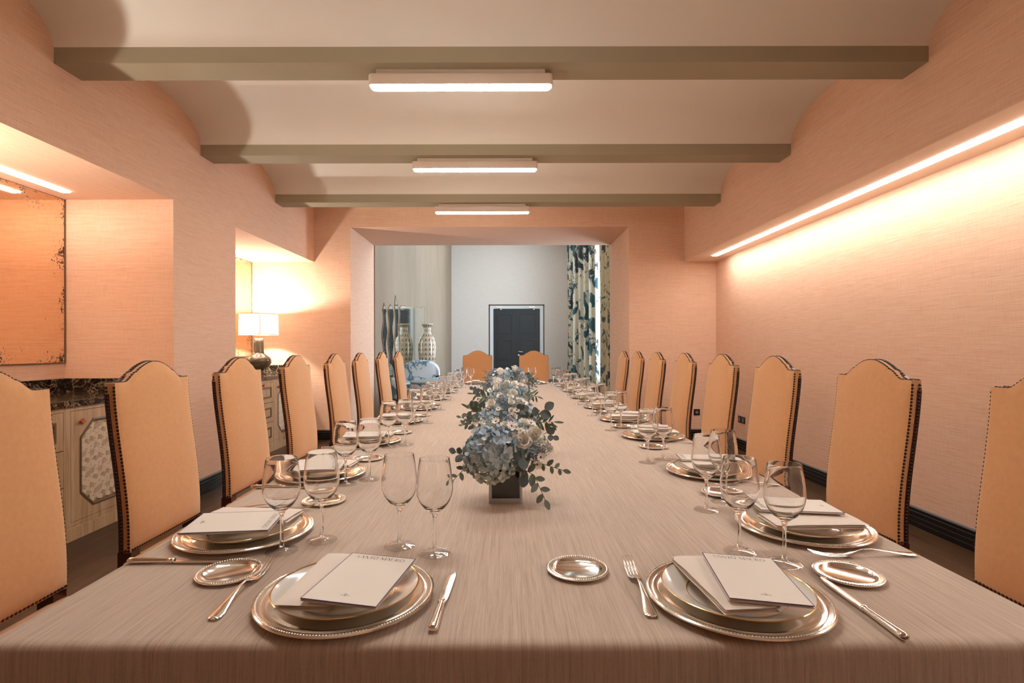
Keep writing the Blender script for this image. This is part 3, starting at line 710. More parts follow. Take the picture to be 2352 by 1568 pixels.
# ---------------------------------------------------------------- sideboards in the niches
def cabinet(y0, y1, label, detail):
    """front at x=-2.77 facing +x, three bays: door, drawers, door"""
    XF = -2.77; root = empty('sideboard_cabinet', (XLN, (y0+y1)/2, 0), 0, label, 'cabinet', 'oak sideboards in the left niches')
    off = Vector((XLN, (y0+y1)/2, 0)); g = y0 + .012; e = y1 - .008
    def B(a, b_): return (a[0]-off.x, a[1]-off.y, a[2]), (b_[0]-off.x, b_[1]-off.y, b_[2])
    def bx(mb, a, b_): mb.box(*B(a, b_))
    body = MB()
    bx(body, (XLN + .012, g, .09), (XF - .02, e, .848))
    dw = .645
    ds = [(g + .05, g + .05 + dw), (e - .05 - dw, e - .05)]; dr = (ds[0][1] + .06, ds[1][0] - .06)
    for (a, c, z0, z1) in ((g, ds[0][0]-.003, .1121, .8259), (ds[0][1]+.003, dr[0]-.003, .1121, .8259), (dr[1]+.003, ds[1][0]-.003, .1121, .8259), (ds[1][1]+.003, e, .1121, .8259), (g, e, .826, .852), (g, e, .09, .112)):
        bx(body, (XF - .02, a, z0), (XF, c, z1))
    body.build('cabinet_body', M['oak'], root)
    pl = MB(); bx(pl, (XLN + .02, g, 0), (XF + .012, e, .080)); bx(pl, (XLN + .02, g, .08), (XF - .004, e, .0899)); pl.build('plinth', M['oak'], root)
    def knobm(par, y, z):
        k_ = MB(); k_.M = Matrix.Translation(Vector((XF + .018, y, z)) - off) @ Matrix.Rotation(radians(38), 4, 'X'); k_.box((-.006, -.014, -.014), (.006, .014, .014)); k_.box((-.019, -.005, -.005), (-.006, .005, .005)); k_.M = None
        k_.build('knob', M['knob'], par)
    for di, (a, c) in enumerate(ds):
        # knobs sit on the edge nearest the drawers
        ky = a + .075 if di == 1 else c - .075
        d = MB()
        o1 = [(a + .07, .285), (a + .18, .177), (c - .18, .177), (c - .07, .285), (c - .07, .649), (c - .18, .759), (a + .18, .759), (a + .07, .649)]
        outer = [(a, .115), (a + .18, .115), (c - .18, .115), (c, .115), (c, .823), (c - .18, .823), (a + .18, .823), (a, .823)]
        X = lambda p, x_: (x_ - off.x, p[0] - off.y, p[1] - off.z)
        vs = [X(p, XF) for p in outer] + [X(p, XF) for p in o1] + [X(p, XF - .012) for p in o1] + [X(p, XF - .018) for p in outer]
        fs = [(i, (i+1) % 8, 8 + (i+1) % 8, 8 + i) for i in range(8)] + [(8+i, 8+(i+1) % 8, 16+(i+1) % 8, 16+i) for i in range(8)] + [tuple(16+i for i in range(8))] + [(24+i, 24+(i+1) % 8, (i+1) % 8, i) for i in range(8)]
        d.add(vs, fs); D = d.build('door', M['oak'], root)
        mo = MB(); cy, cz = (a+c)/2, .468; rings = []
        prf = ((0, -.010), (0, .004), (.010, .006), (.018, -.002), (.022, -.010))
        def inset(p, t_): 
            vx, vz = p[0]-cy, p[1]-cz; L = sqrt(vx*vx+vz*vz); return (p[0] - vx/L*t_*1.25, p[1] - vz/L*t_*1.15)
        rr = [[X(inset(p, t_), XF + h_) for t_, h_ in prf] for p in o1]; rr.append(rr[0])
        mo.loft(rr, cap0=False, cap1=False); mo.build('moulding', M['oakdark'], D)
        # woven panel: interlaced strips, each a raised, slightly turned piece
        def inside(y, z):
            y = abs(y - cy); z = abs(z - cz); hw, hh = (c-a)/2 - .095, .291 - .028
            return y < hw and z < hh and (hw - y) + (hh - z) > .085
        random.seed(5 + di); cells = []
        sp = .036
        for i in range(-9, 10):
            for j in range(-10, 11):
                yy, zz = cy + i*sp, cz + (j + (.5 if i % 2 else 0)) * .031
                if inside(yy, zz): cells.append((yy, zz, (i + j) % 2, i, j))
        allm = MB()
        for (yy, zz, o_, i, j) in cells:
            mb = allm if not detail[di] else MB()
            ang = radians((16 if (i + j) % 2 else -16) + random.uniform(-4, 4)); tilt = radians(random.uniform(6, 9)) * (1 if (i+j) % 2 else -1)
            mb.M = Matrix.Translation(Vector((XF - .0065, yy, zz)) - off) @ Matrix.Rotation(ang, 4, 'X') @ Matrix.Rotation(tilt, 4, 'Y' if o_ else 'Z')
            w_, h_ = (.0190, .0158)
            vs = [(-.004, -w_, -h_), (-.004, w_, -h_), (-.004, w_, h_), (-.004, -w_, h_), (0, -w_, -h_), (.0035, 0, -h_), (0, w_, -h_), (0, w_, h_), (.0035, 0, h_), (0, -w_, h_)]
            mb.add(vs, [(4,5,8,9), (5,6,7,8), (0,4,9,3), (1,2,7,6), (0,1,6,5,4), (3,9,8,7,2)], 0); mb.M = None
            if detail[di]: mb.build('weave_strip', M['weave'] if (i*3 + j*5) % 7 < 5 else M['weave2'], D)
        if not detail[di]: o = allm.build('weave_panel', M['weave'], D); o['kind'] = 'stuff'
        knobm(D, ky, .752)
    for (z0, z1) in ((.115, .348), (.354, .580), (.586, .823)):
        d = MB(); bx(d, (XF - .019, dr[0], z0), (XF, dr[1], z1)); Dw = d.build('drawer', M['oak'], root)
        m_ = MB(); ya, yb = dr[0] + .06, dr[1] - .06; za, zb = z0 + .055, z1 - .055
        for (p0, p1, q0, q1) in ((ya, yb, za, za+.016), (ya, yb, zb-.016, zb), (ya, ya+.016, za+.0161, zb-.0161), (yb-.016, yb, za+.0161, zb-.0161)): bx(m_, (XF, p0, q0), (XF + .008, p1, q1))
        m_.build('moulding', M['oakdark'], Dw)
        pn = MB(); bx(pn, (XF, ya + .04, za + .034), (XF + .004, yb - .04, zb - .034)); pn.build('raised_panel', M['oak'], Dw)
        knobm(Dw, (ya + yb)/2, zb + .028)
    return root
cabinet(N1[0], N1[1], 'pale oak sideboard with woven octagonal door panels in the nearer niche', (False, True))
cabinet(N2[0], N2[1], 'pale oak sideboard with framed drawers under the table lamp, farther niche', (False, False))
for (a, c, lb) in ((N1[0], N1[1], 'black veined marble worktop on the nearer sideboard'), (N2[0], N2[1], 'black veined marble worktop under the table lamp')):
    b = MB(); b.box((XLN + .002, a + .003, .853), (-2.752, c - .003, .895)); o = tag(b.build('marble_worktop', M['marble']), lb, 'worktop', 'marble worktops'); bevel(o, .003)
    s_ = MB(); s_.box((XLN + .002, a + .003, .8952), (XLN + .022, c - .003, .997)); s_.box((XLN + .022, c - .023, .8952), (-2.80, c - .003, .997)); s_.build('backsplash', M['marble'], o)
    b = MB(); b.box((XLN + .001, a + .01, 1.12), (XLN + .012, c - .012, 2.365))
    am = antique('antique_mirror', (.88, .68, .50, 1), (.07, .035, .015, 1), a + .01, c - .012, 1.12, 2.365, .70)
    o = tag(b.build('antique_mirror', am), ('large foxed antique mirror above the nearer sideboard' if a < 3 else 'foxed antique mirror behind the table lamp'), 'mirror', 'antique mirrors in the niches')
    f = MB(); f.box((XLN + .001, a + .004, 1.112), (XLN + .016, c - .006, 1.12)); f.box((XLN + .001, c - .012, 1.12), (XLN + .016, c - .006, 2.365)); f.build('mirror_frame', M['oakdark'], o)

# table lamps
def table_lamp(x, y, label):
    root = empty('table_lamp', (x, y, .895), 0, label, 'table lamp', 'glazed table lamps')
    b = MB(); b.lathe([(.0, 0), (.075, 0), (.078, .014), (.066, .028), (.060, .045), (.078, .068), (.125, .105), (.150, .150), (.150, .180), (.132, .212), (.095, .240), (.066, .262), (.060, .29), (.058, .38), (.054, .44), (.046, .455), (.0, .455)], 40)
    b.build('lamp_base', M['lampbase'], root, smooth=1.0)
    p = MB(); p.lathe([(.008, .45), (.008, .56), (.0, .56)], 10); p.build('stem', M['gold'], root)
    sh = MB(); R0, R1, za, zb = .232, .226, .495, .755; n = 48; rings = []
    for r, z in ((R0, za), (R1, zb), (R1 - .003, zb), (R0 - .003, za), (R0, za)): rings.append([(r*cos(2*pi*k/n), r*sin(2*pi*k/n), z) for k in range(n)])
    sh.loft(rings, cap0=False, cap1=False)
    m = bpy.data.materials.new('linen_shade'); m.use_nodes = True; nt = m.node_tree; nt.nodes.clear()
    o_ = nt.nodes.new('ShaderNodeOutputMaterial'); mx = nt.nodes.new('ShaderNodeMixShader'); tl = nt.nodes.new('ShaderNodeBsdfTranslucent'); df = nt.nodes.new('ShaderNodeBsdfDiffuse')
    tl.inputs[0].default_value = (.92, .92, .90, 1); df.inputs[0].default_value = (.8, .76, .68, 1); mx.inputs[0].default_value = .5
    nt.links.new(df.outputs[0], mx.inputs[1]); nt.links.new(tl.outputs[0], mx.inputs[2]); nt.links.new(mx.outputs[0], o_.inputs[0])
    so = sh.build('lamp_shade', m, root, smooth=1.0)
    for z in (za, zb - .006):
        r = R0 if z == za else R1; tr = MB()
        tr.lathe([(r - .004, z - .001), (r + .0012, z - .001), (r + .0012, z + .007), (r - .004, z + .007), (r - .004, z - .001)], 48)
        tr.build('shade_trim', M['linen'], so)
    sb = MB(); sb.M = Matrix.Rotation(radians(-62), 4, 'Z'); sb.box((R0 - .003, -.003, za), (R0 + .002, .003, zb)); sb.M = None; sb.build('seam', M['linen'], so)
    bl = MB(); bl.lathe([(.0, .555), (.015, .56), (.022, .59), (.028, .62), (.022, .645), (.0, .655)], 16); bl.build('bulb', mat('lit_bulb', (1, 1, 1, 1), .5, emit=(1, .85, .62, 1), estr=30), root, smooth=1.0)
    l = bpy.data.lights.new('bulb_light', 'POINT'); l.energy = P_BULB; l.color = (1, .93, .83); l.shadow_soft_size = .035
    lo = bpy.data.objects.new('bulb_light', l); COL.objects.link(lo); lo.parent = root; lo.location = (0, 0, .70)
    return root
table_lamp(-3.09, 6.72, 'lit table lamp with white drum shade and olive gourd base, farther niche')
table_lamp(-3.09, 2.40, 'table lamp on the nearer sideboard, out of the frame')

# sockets
def socket(x, y, z, out, label):
    root = empty('wall_socket', (x, y, z), 0, label, 'socket', 'black wall sockets')
    ang = {'-x': pi/2, '-y': 0}[out]
    root.rotation_euler = (0, 0, -ang if out == '-x' else 0)
    b = MB(); b.box((-.041, -.010, -.041), (.041, 0, .041)); bevel(b.build('socket_plate', M['black'], root), .003)
    r = MB(); n = 20
    r.M = Matrix.Rotation(pi/2, 4, 'X'); r.lathe([(.021, .0101), (.021, .0125), (.0185, .0125), (.0175, .0102), (.0, .0102)], n); r.M = None; r.build('socket_insert', M['cap'], root)
    return root
socket(XRW, 6.33, .36, '-x', 'nearer black double socket low on the right wall'); socket(XRW, 6.43, .36, '-x', 'black socket half hidden behind a chair on the right wall')
socket(2.56, YB, .357, '-y', 'black socket low on the back wall, right of the opening')

# ---------------------------------------------------------------- far room furniture
# vase on a low round table
root = empty('side_table', (-1.735, 12.2, 0), 0, 'low round gilt-edged side table under the tall vase', 'table')
b = MB(); b.lathe([(.0, .565), (.28, .565), (.29, .575), (.29, .592), (.28, .60), (.0, .60)], 40); b.build('table_top', mat('gilt_dark', (.12, .08, .04, 1), .35, metal=.5), root, smooth=.7)
for k in range(4):
    l_ = MB(); a = pi/4 + k*pi/2; l_.tube([(.2*cos(a), .2*sin(a), .57), (.22*cos(a), .22*sin(a), .3), (.25*cos(a), .25*sin(a), 0)], [.02, .014, .018], 8); l_.build('leg', M['mahogany'], root, smooth=1)
m = mat('patterned_porcelain', (.6, .5, .38, 1), .18, coat=.4); t = NT(m)
sp = t.n('ShaderNodeSeparateXYZ'); t.l(t.n('ShaderNodeTexCoord').outputs['Object'], sp.inputs[0])
ang_ = t.math('MULTIPLY', t.math('ARCTAN2', sp.outputs[1], sp.outputs[0]), 14 / (2*pi))
zz_ = t.math('MULTIPLY', sp.outputs[2], 9.4)
fu = t.math('SUBTRACT', t.math('FRACT', t.math('ADD', ang_, 20)), .5); fv = t.math('SUBTRACT', t.math('FRACT', zz_), .5)
lob = t.math('ADD', t.math('MULTIPLY', fu, fu), t.math('MULTIPLY', t.math('MULTIPLY', fv, fv), 1.1))
drop = t.math('SUBTRACT', t.math('ABSOLUTE', fu), t.math('MULTIPLY', t.math('SUBTRACT', .36, fv), .48))
motif = t.math('MULTIPLY', t.math('LESS_THAN', drop, 0.0), t.math('GREATER_THAN', fv, -.18))
dots = t.math('LESS_THAN', t.math('ABSOLUTE', t.math('SUBTRACT', t.math('SQRT', t.math('ADD', t.math('POWER', t.math('SUBTRACT', t.math('ABSOLUTE', fu), .22), 2), t.math('POWER', t.math('ADD', fv, .30), 2))), .07)), .035)
line = t.math('GREATER_THAN', t.math('ABSOLUTE', fv), .475)
c = t.mix(t.math('MAXIMUM', motif, dots), (.50, .37, .25, 1), (.03, .075, .085, 1)); c = t.mix(line, c, (.62, .50, .30, 1)); t.l(c, t.b.inputs['Base Color'])
b = MB(); H = 1.165
b.lathe([(.0, 0), (.135, 0), (.14, .02), (.15, .08), (.175, .25), (.198, .45), (.205, .60), (.200, .72), (.178, .82), (.135, .89), (.098, .94), (.088, 1.0), (.092, 1.08), (.105, 1.12), (.135, 1.135), (.140, 1.15), (.135, H), (.105, H), (.085, 1.10), (.08, .96), (.0, .95)], 56)
v = b.build('porcelain_vase', m, None, 1.0, (-1.775, 12.2, .60)); tag(v, 'tall baluster vase with blue palmette pattern on a low table', 'vase')
M['giltwood'] = mat('worn_giltwood', (.30, .21, .12, 1), .5)
# freeform foxed mirrors on the beige wall
def wall_mirror(name, outline, label):
    """outline in (y,z) on the wall x=-2.05"""
    ys_ = [p[0] for p in outline]; zs_ = [p[1] for p in outline]
    b = MB(); b.loft([[(-2.05 + d, y, z) for y, z in outline] for d in (.002, .012)])
    o = b.build(name, M['foxed']); tag(o, label, 'mirror', 'shaped mirrors on the beige wall')
    e = MB(); rings = []
    for i, (y, z) in enumerate(outline + [outline[0]]):
        p, q = Vector(outline[i-1 if i else -1]), Vector(outline[(i+1) % len(outline)])
        if i == len(outline): p, q = Vector(outline[-1]), Vector(outline[1])
        d = (q - p).normalized(); nn = Vector((d.y, -d.x))
        rings.append([(-2.05 + dx, y + nn.x*s2, z + nn.y*s2) for dx, s2 in ((.002, -.004), (.015, -.004), (.015, .006), (.002, .006))])
    e.loft(rings, cap0=False, cap1=False); e.build('frame', M['giltwood'], o)
    return o
M['foxed'] = antique('foxed_mirror', (.62, .62, .52, 1), (.03, .035, .03, 1), -50, 50, -50, 50, .63)
def wavy(y0, y1, z0, z1, seed, top_=None, n=14, amp=.08):
    random.seed(seed); L = [];
    for k in range(n + 1):
        z = z0 + (z1 - z0)*k/n; L.append((y0 + amp*sin(k*1.05 + seed)*(y1-y0), z))
    R_ = [(y1 + amp*sin(k*1.2 + seed*2)*(y1-y0), z0 + (z1 - z0)*k/n) for k in range(n, -1, -1)]
    return L + (top_ or []) + R_
wall_mirror('shaped_mirror', wavy(8.95, 9.22, .55, 1.86, 1.0, [(9.05, 1.98)], amp=.25), 'narrow wavy dark mirror, leftmost on the beige wall')
wall_mirror('shaped_mirror', wavy(9.40, 9.76, .55, 1.88, 2.2, [(9.56, 2.0), (9.68, 1.98)], amp=.16), 'narrow wavy mirror between the leftmost one and the tall peaked one')
wall_mirror('shaped_mirror', wavy(9.96, 10.22, .55, 2.05, 3.1, [(10.0, 2.20), (10.07, 2.17), (10.14, 2.08)], amp=.15), 'tallest wavy mirror with a peaked top on the beige wall')
wall_mirror('shaped_mirror', wavy(10.36, 13.62, .55, 2.0, .4, [(10.6, 2.06), (11.0, 2.10), (11.05, 2.06), (11.9, 2.12), (12.0, 2.08), (12.8, 2.2), (12.9, 2.16), (13.6, 2.28)], amp=.015), 'widest dark shaped mirror behind the tall vase')

# floral fabric
def floral(name, base, ink, ink2, sc=3.0, thr=.56):
    m = mat(name, base, .75, sheen=.2); t = NT(m)
    n1 = t.noise(t.coord((1, 1, .8)), sc, 5, .6, 1.4); n2 = t.noise(t.coord((1, 1, .35)), sc*3.2, 3, .6, .8); n3 = t.noise(t.coord((1, 1, 1)), sc*.5, 1, .5)
    f1 = t.ramp(n1, [(thr, 0.0), (thr + .02, 1.0)]); f2 = t.ramp(t.math('ABSOLUTE', t.math('SUBTRACT', n2, .5)), [(.008, 1.0), (.022, 0.0)])
    msk = t.ramp(n3, [(.46, 0.0), (.54, 1.0)])
    c = t.mix(t.math('MULTIPLY', f2, msk), base, ink2); c = t.mix(f1, c, ink); c = t.mix(t.math('MULTIPLY', f1, t.ramp(n3, [(.5, 0.0), (.6, .9)])), c, ink2)
    t.l(c, t.b.inputs['Base Color']); return m
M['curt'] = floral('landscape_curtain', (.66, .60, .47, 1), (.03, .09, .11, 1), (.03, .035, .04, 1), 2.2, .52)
M['curt2'] = floral('landscape_curtain_shaded', (.50, .38, .22, 1), (.05, .06, .05, 1), (.03, .025, .02, 1), 3.4, .56)  # darker copy of the print: shade is mixed into its colours
M['upho'] = floral('blue_floral_upholstery', (.55, .62, .66, 1), (.10, .20, .30, 1), (.20, .28, .33, 1), 4.0, .515)
def curtain(p, q, z0, z1, folds, amp, m, label, flare=0.0):
    b = MB(); n = folds*10; nz = 24; p, q = Vector(p), Vector(q); d = (q - p).normalized(); nn = Vector((-d.y, d.x)); F = []; Bk = []
    for j in range(nz + 1):
        s_ = j/nz; z = z0 + (z1 - z0)*s_; wsc = 1 + flare*(1 - s_)
        for i in range(n + 1):
            u = i/n; c = p + (q - p)*(.5 + (u - .5)*wsc)
            a = amp*(.75 + .25*sin(u*17 + 2)) * (sin(u*folds*2*pi + .4*sin(s_*5 + u*9)) + .25*sin(u*folds*4*pi + 1))
            pt = c + nn*a; F.append((pt.x, pt.y, z)); pt2 = pt + nn*.004; Bk.append((pt2.x, pt2.y, z))
    q_ = n + 1; N = len(F); fs = []
    for j in range(nz):
        for i in range(n):
            a = j*q_ + i; fs.append((a, a+1, a+q_+1, a+q_)); fs.append((N+a, N+a+q_, N+a+q_+1, N+a+1))
    b.add(F + Bk, fs); o = b.build('curtain', m, smooth=4); return tag(o, label, 'curtain', 'patterned curtains at the far window')
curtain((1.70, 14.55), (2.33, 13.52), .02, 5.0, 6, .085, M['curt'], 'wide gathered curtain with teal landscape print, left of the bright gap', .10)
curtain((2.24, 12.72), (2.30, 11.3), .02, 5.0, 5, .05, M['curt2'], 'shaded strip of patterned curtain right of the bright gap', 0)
rod = MB(); rod.tube([(2.25, 11.0, 5.03), (2.25, 16.2, 5.03)], .018, 8); tag(rod.build('curtain_rod', M['black']), 'dark curtain rod high over the far window', 'curtain rod')

# armchair in blue floral fabric
root = empty('armchair', (-1.60, 9.85, 0), 0, 'pale blue floral armchair beyond the left row of chairs', 'armchair')
def pillow(a, b_, r, mb, n=5):
    (x0, y0, z0), (x1, y1, z1) = a, b_
    rings = []
    for k in range(n + 1): 
        th = pi/2*k/n; i = r*(1 - sin(th)); rings.append([(x, y, z0 + r*(1 - cos(th))) for x, y in rrect(x0+i, x1-i, y0+i, y1-i, r, 4)])
    for k in range(n + 1):
        th = pi/2*k/n; i = r*(1 - cos(th)); rings.append([(x, y, z1 - r*(1 - sin(th))) for x, y in rrect(x0+i, x1-i, y0+i, y1-i, r, 4)])
    mb.loft(rings)
b = MB(); pillow((-.38, -.45, .30), (.36, .25, .60), .06, b); b.build('seat', M['upho'], root, smooth=1)
b = MB(); rings = []
for k in range(15):
    th = pi*k/14; x = -.36*cos(th) * (1 if True else 1)
    zt = .72 + .27*sin(th)**.6
    rings.append([(x, .22 - .02, .32), (x, .20, zt - .04), (x, .25, zt), (x, .34, zt), (x, .40, zt - .05), (x, .36, .32)])
b.loft(rings); b.build('backrest', M['upho'], root, smooth=1)
for sx in (-1, 1):
    b = MB(); pillow((sx*.36 - .06, -.42, .30), (sx*.36 + .06, .28, .70), .05, b); b.build('armrest', M['upho'], root, smooth=1)
    for y in (-.38, .30):
        l_ = MB(); l_.loft([[(sx*.33 + dx*w_, y + dy*w_, z) for dx, dy in ((-1,-1),(1,-1),(1,1),(-1,1))] for z, w_ in ((0, .015), (.31, .025))]); l_.build('leg', M['mahogany'], root)
# skirted round table
M['skirt'] = floral('blue_floral_skirt', (.52, .60, .66, 1), (.09, .19, .30, 1), (.12, .20, .26, 1), 6.0, .54)
root = empty('skirted_table', (-1.19, 8.86, 0), 0, 'round table in a pale blue skirt beside the floral armchair', 'table')
b = MB(); b.lathe([(.0, .64), (.36, .64), (.385, .65), (.385, .672), (.36, .682), (.0, .682)], 40); b.build('table_top', mat('blue_grey_top', (.22, .30, .33, 1), .3), root, smooth=.8)
b = MB(); n = 80; b.loft([[((r + a*sin(k*2*pi*16/n))*cos(2*pi*k/n), (r + a*sin(k*2*pi*16/n))*sin(2*pi*k/n), z) for k in range(n)] for r, a, z in ((.37, .001, .64), (.375, .006, .55), (.39, .016, .3), (.40, .02, .01))], cap0=False, cap1=False); b.build('skirt', M['skirt'], root, smooth=2)

# ---------------------------------------------------------------- flower arrangements
M['hyd'] = mat('hydrangea_petal', (.36, .42, .46, 1), .6)
t = NT(M['hyd']); oi = t.n('ShaderNodeTexCoord')
nn_ = t.noise(t.coord((1, 1, 1)), 38, 2, .6); sepz = t.n('ShaderNodeSeparateXYZ'); t.l(oi.outputs['Object'], sepz.inputs[0])
gz = t.ramp(t.math('ADD', t.math('MULTIPLY', sepz.outputs[2], 5.0), .5), [(.15, (.52, .58, .48, 1)), (.45, (.40, .53, .57, 1)), (.85, (.31, .45, .58, 1))])
t.l(t.mix(t.ramp(nn_, [(.35, 0.0), (.7, .7)]), gz, (.66, .70, .68, 1)), t.b.inputs['Base Color'])
M['petal'] = mat('cream_petal', (.86, .84, .78, 1), .6)
M['centre'] = mat('brown_centre', (.22, .13, .06, 1), .7)
M['euc'] = mat('eucalyptus_leaf', (.085, .115, .115, 1), .5)
M['euc2'] = mat('grey_green_leaf', (.15, .19, .16, 1), .5)
M['green'] = mat('green_leaf', (.065, .095, .045, 1), .45)
M['stem'] = mat('green_stem', (.14, .15, .09, 1), .6)
M['blue'] = mat('blue_floret', (.24, .31, .40, 1), .6)
def petal(mb, c, d, nrm, L, w, cup=.25, m=0):
    """petal from c along d (unit), surface normal nrm"""
    c, d, nrm = Vector(c), Vector(d).normalized(), Vector(nrm).normalized(); s_ = d.cross(nrm).normalized()
    p = [c, c + d*L*.35 + s_*w*.42 + nrm*L*cup*.2, c + d*L*.78 + s_*w*.45 + nrm*L*cup*.7, c + d*L + nrm*L*cup, c + d*L*.78 - s_*w*.45 + nrm*L*cup*.7, c + d*L*.35 - s_*w*.42 + nrm*L*cup*.2, c + d*L*.5 + nrm*L*cup*.15]
    mb.add(p, [(0,1,6), (1,2,6), (2,3,6), (3,4,6), (4,5,6), (5,0,6)], m)
def fib(n, k):
    z = 1 - 2*(k + .5)/n; r = sqrt(1 - z*z); a = k*2.399963; return Vector((r*cos(a), r*sin(a), z))
def hyd_mesh(R, n, seed, pl=.019):
    random.seed(seed); b = MB()
    for k in range(n):
        d = fib(n, k); d = (d + Vector((random.uniform(-.12, .12), random.uniform(-.12, .12), random.uniform(-.12, .12)))).normalized(); rr = R*random.uniform(.80, 1.06)
        c = d*rr; u = d.orthogonal().normalized(); u.rotate(Matrix.Rotation(random.random()*6.28, 3, d)); w = d.cross(u)
        for q in range(4):
            a = q*pi/2; dd = u*cos(a) + w*sin(a); dd = (dd + d*random.uniform(-.15, .95)).normalized()
            petal(b, c, dd, (d - dd*d.dot(dd)), pl*random.uniform(.8, 1.15), pl*.95, random.uniform(.05, .4))
    core = [fib(60, k)*R*.80 for k in range(60)]
    b.lathe([(R*.70*sin(pi*k/8), -R*.70*cos(pi*k/8)) for k in range(9)], 14)
    return b.mesh('hydrangea_bloom', M['hyd'], 4)
def rose_mesh(R, seed):
    random.seed(seed); b = MB()
    for lay, (n, tilt, rr) in enumerate(((3, 1.25, .45), (5, .95, .7), (6, .6, .9), (7, .25, 1.0))):
        for q in range(n):
            a = 2*pi*q/n + lay*.5 + random.uniform(-.1, .1); dd = Vector((cos(a)*cos(tilt), sin(a)*cos(tilt), sin(tilt))); nr = Vector((-cos(a)*sin(tilt), -sin(a)*sin(tilt), cos(tilt)))
            petal(b, (0, 0, -R*.2), dd, nr, R*rr*1.15, R*.85, .35)
    return b.mesh('white_rose', M['petal'], 4)
def star_mesh(R, seed):
    random.seed(seed); b = MB()
    for q in range(9):
        a = 2*pi*q/9; petal(b, (0, 0, 0), (cos(a), sin(a), .3), (-cos(a)*.3, -sin(a)*.3, 1), R, R*.42, .15, 0)
    b.lathe([(R*.25, .0), (R*.22, R*.15), (0, R*.2)], 8, m=1)
    return b.mesh('star_flower', [M['petal'], M['centre']], 4)
def cluster_mesh(R, n, pl, m, seed, name):
    random.seed(seed); b = MB()
    for k in range(n):
        d = fib(n, k); c = d*R*random.uniform(.6, 1.0)
        u = d.orthogonal().normalized(); w = d.cross(u)
        for q in range(4):
            a = q*pi/2 + k; dd = (u*cos(a) + w*sin(a) + d*.3).normalized(); petal(b, c, dd, d, pl, pl*.8, .3)
    return b.mesh(name, m, 4)
def leaf_mesh(L, w, m, name='leaf'):
    b = MB(); n = 6; vs = []
    for k in range(n + 1):
        s_ = k/n; hw = w/2 * sin(pi*min(1, s_*.92 + .04))**.7; vs += [(-hw, L*s_, .0), (0, L*s_, -.04*w - .05*L*s_*s_), (hw, L*s_, .0)]
    fs = []
    for k in range(n):
        a = 3*k; fs += [(a, a+1, a+4, a+3), (a+1, a+2, a+5, a+4)]
    b.add(vs, fs); b.v = [(x, y, z - (.12*y*y/L)) for x, y, z in b.v]
    return b.mesh(name, m, 4)
FM = dict(hydA=hyd_mesh(.076, 210, 1, .0175), hydB=hyd_mesh(.060, 140, 2, .0150), rose=rose_mesh(.024, 3), rose2=rose_mesh(.017, 4), star=star_mesh(.016, 5), blue=cluster_mesh(.032, 60, .008, M['blue'], 6, 'blue_cluster'),
          thist=cluster_mesh(.026, 90, .0045, mat('silver_bud', (.42, .45, .42, 1), .7), 7, 'silver_cluster'), cream=cluster_mesh(.034, 46, .011, M['petal'], 8, 'cream_cluster'),
          round=leaf_mesh(.036, .034, M['euc']), mid=leaf_mesh(.030, .017, M['euc2']), long=leaf_mesh(.055, .016, M['green']), big=leaf_mesh(.055, .050, M['euc']))
def orient(o, d, roll=0.0):
    o.rotation_mode = 'QUATERNION'; q = Vector(d).normalized().to_track_quat('Z', 'Y'); o.rotation_quaternion = q @ Matrix.Rotation(roll, 3, 'Z').to_quaternion()
def sprig(par, pts, key, n, seed, spread=1.0, size=1.0):
    """stem through pts; leaves in pairs; sub-parts are the leaves"""
    random.seed(seed); P_ = [Vector(p) for p in pts]
    def at(s_):
        s_ = s_*(len(P_)-1); i = min(int(s_), len(P_)-2); return P_[i].lerp(P_[i+1], s_-i), (P_[i+1]-P_[i]).normalized()
    b = MB(); b.tube([at(k/8)[0] for k in range(9)], .0011, 5); st = b.build('eucalyptus_sprig' if key != 'long' else 'leaf_sprig', M['stem'], par)
    for k in range(n):
        s_ = .12 + .88*k/max(1, n-1); c, d = at(s_); side = 1 if k % 2 else -1
        sv = d.cross(Vector((random.uniform(-.3, .3), -1, random.uniform(-.2, .4)))).normalized()*side
        dr = (sv*spread + d*.55 + Vector((0, random.uniform(-.35, .15), 0))).normalized() if k < n - 1 else d
        up = Vector((random.uniform(-.3, .3), -.75, random.uniform(.2, .7))); up = (up - dr*up.dot(dr)).normalized()
        x = dr.cross(up).normalized(); Mx = Matrix((x, dr, up)).transposed()
        l_ = link('leaf', FM[key], st, c); l_.rotation_euler = Mx.to_euler(); sc = size*random.uniform(.8, 1.1)*(1 - .25*s_); l_.scale = (sc, sc, sc)
    return st
M['vbase'] = mat('thick_clear_glass', (.80, .79, .75, 1), .10, trans=.55, ior=1.3)
def vase(root, w=.052, h=.12):
    b = MB(); R = lambda a, z: [(x, y, z) for x, y in rrect(-a, a, -a, a, .006, 3)]
    b.loft([R(w, 0), R(w, h), R(w - .003, h), R(w - .003, .0165), R(0.004, .016)], cap0=False, cap1=True); b.build('glass_vase', M['foot'], root, smooth=.6)
    vb = MB(); vb.loft([R(w - .0005, .0006), R(w - .0002, .003), R(w - .0035, .0155), R(w - .006, .016)]); vb.build('vase_base', M['vbase'], root, smooth=.6)
    for sx in (-1, 1):
        for sy in (-1, 1):
            ed = MB(); ed.lathe([(.0, .012), (.0042, .012), (.0042, h - .001), (.0, h)], 8, (sx*(w - .0052), sy*(w - .0052), 0)); ed.build('vase_corner', M['vbase'], root, smooth=1)
    l_ = MB(); l_.loft([R(w - .0075, .0145), R(w - .0075, h - .006)]); lo = l_.build('leaf_liner', mat('dark_leaf_liner', (.008, .009, .011, 1), .7, spec=.1), root)
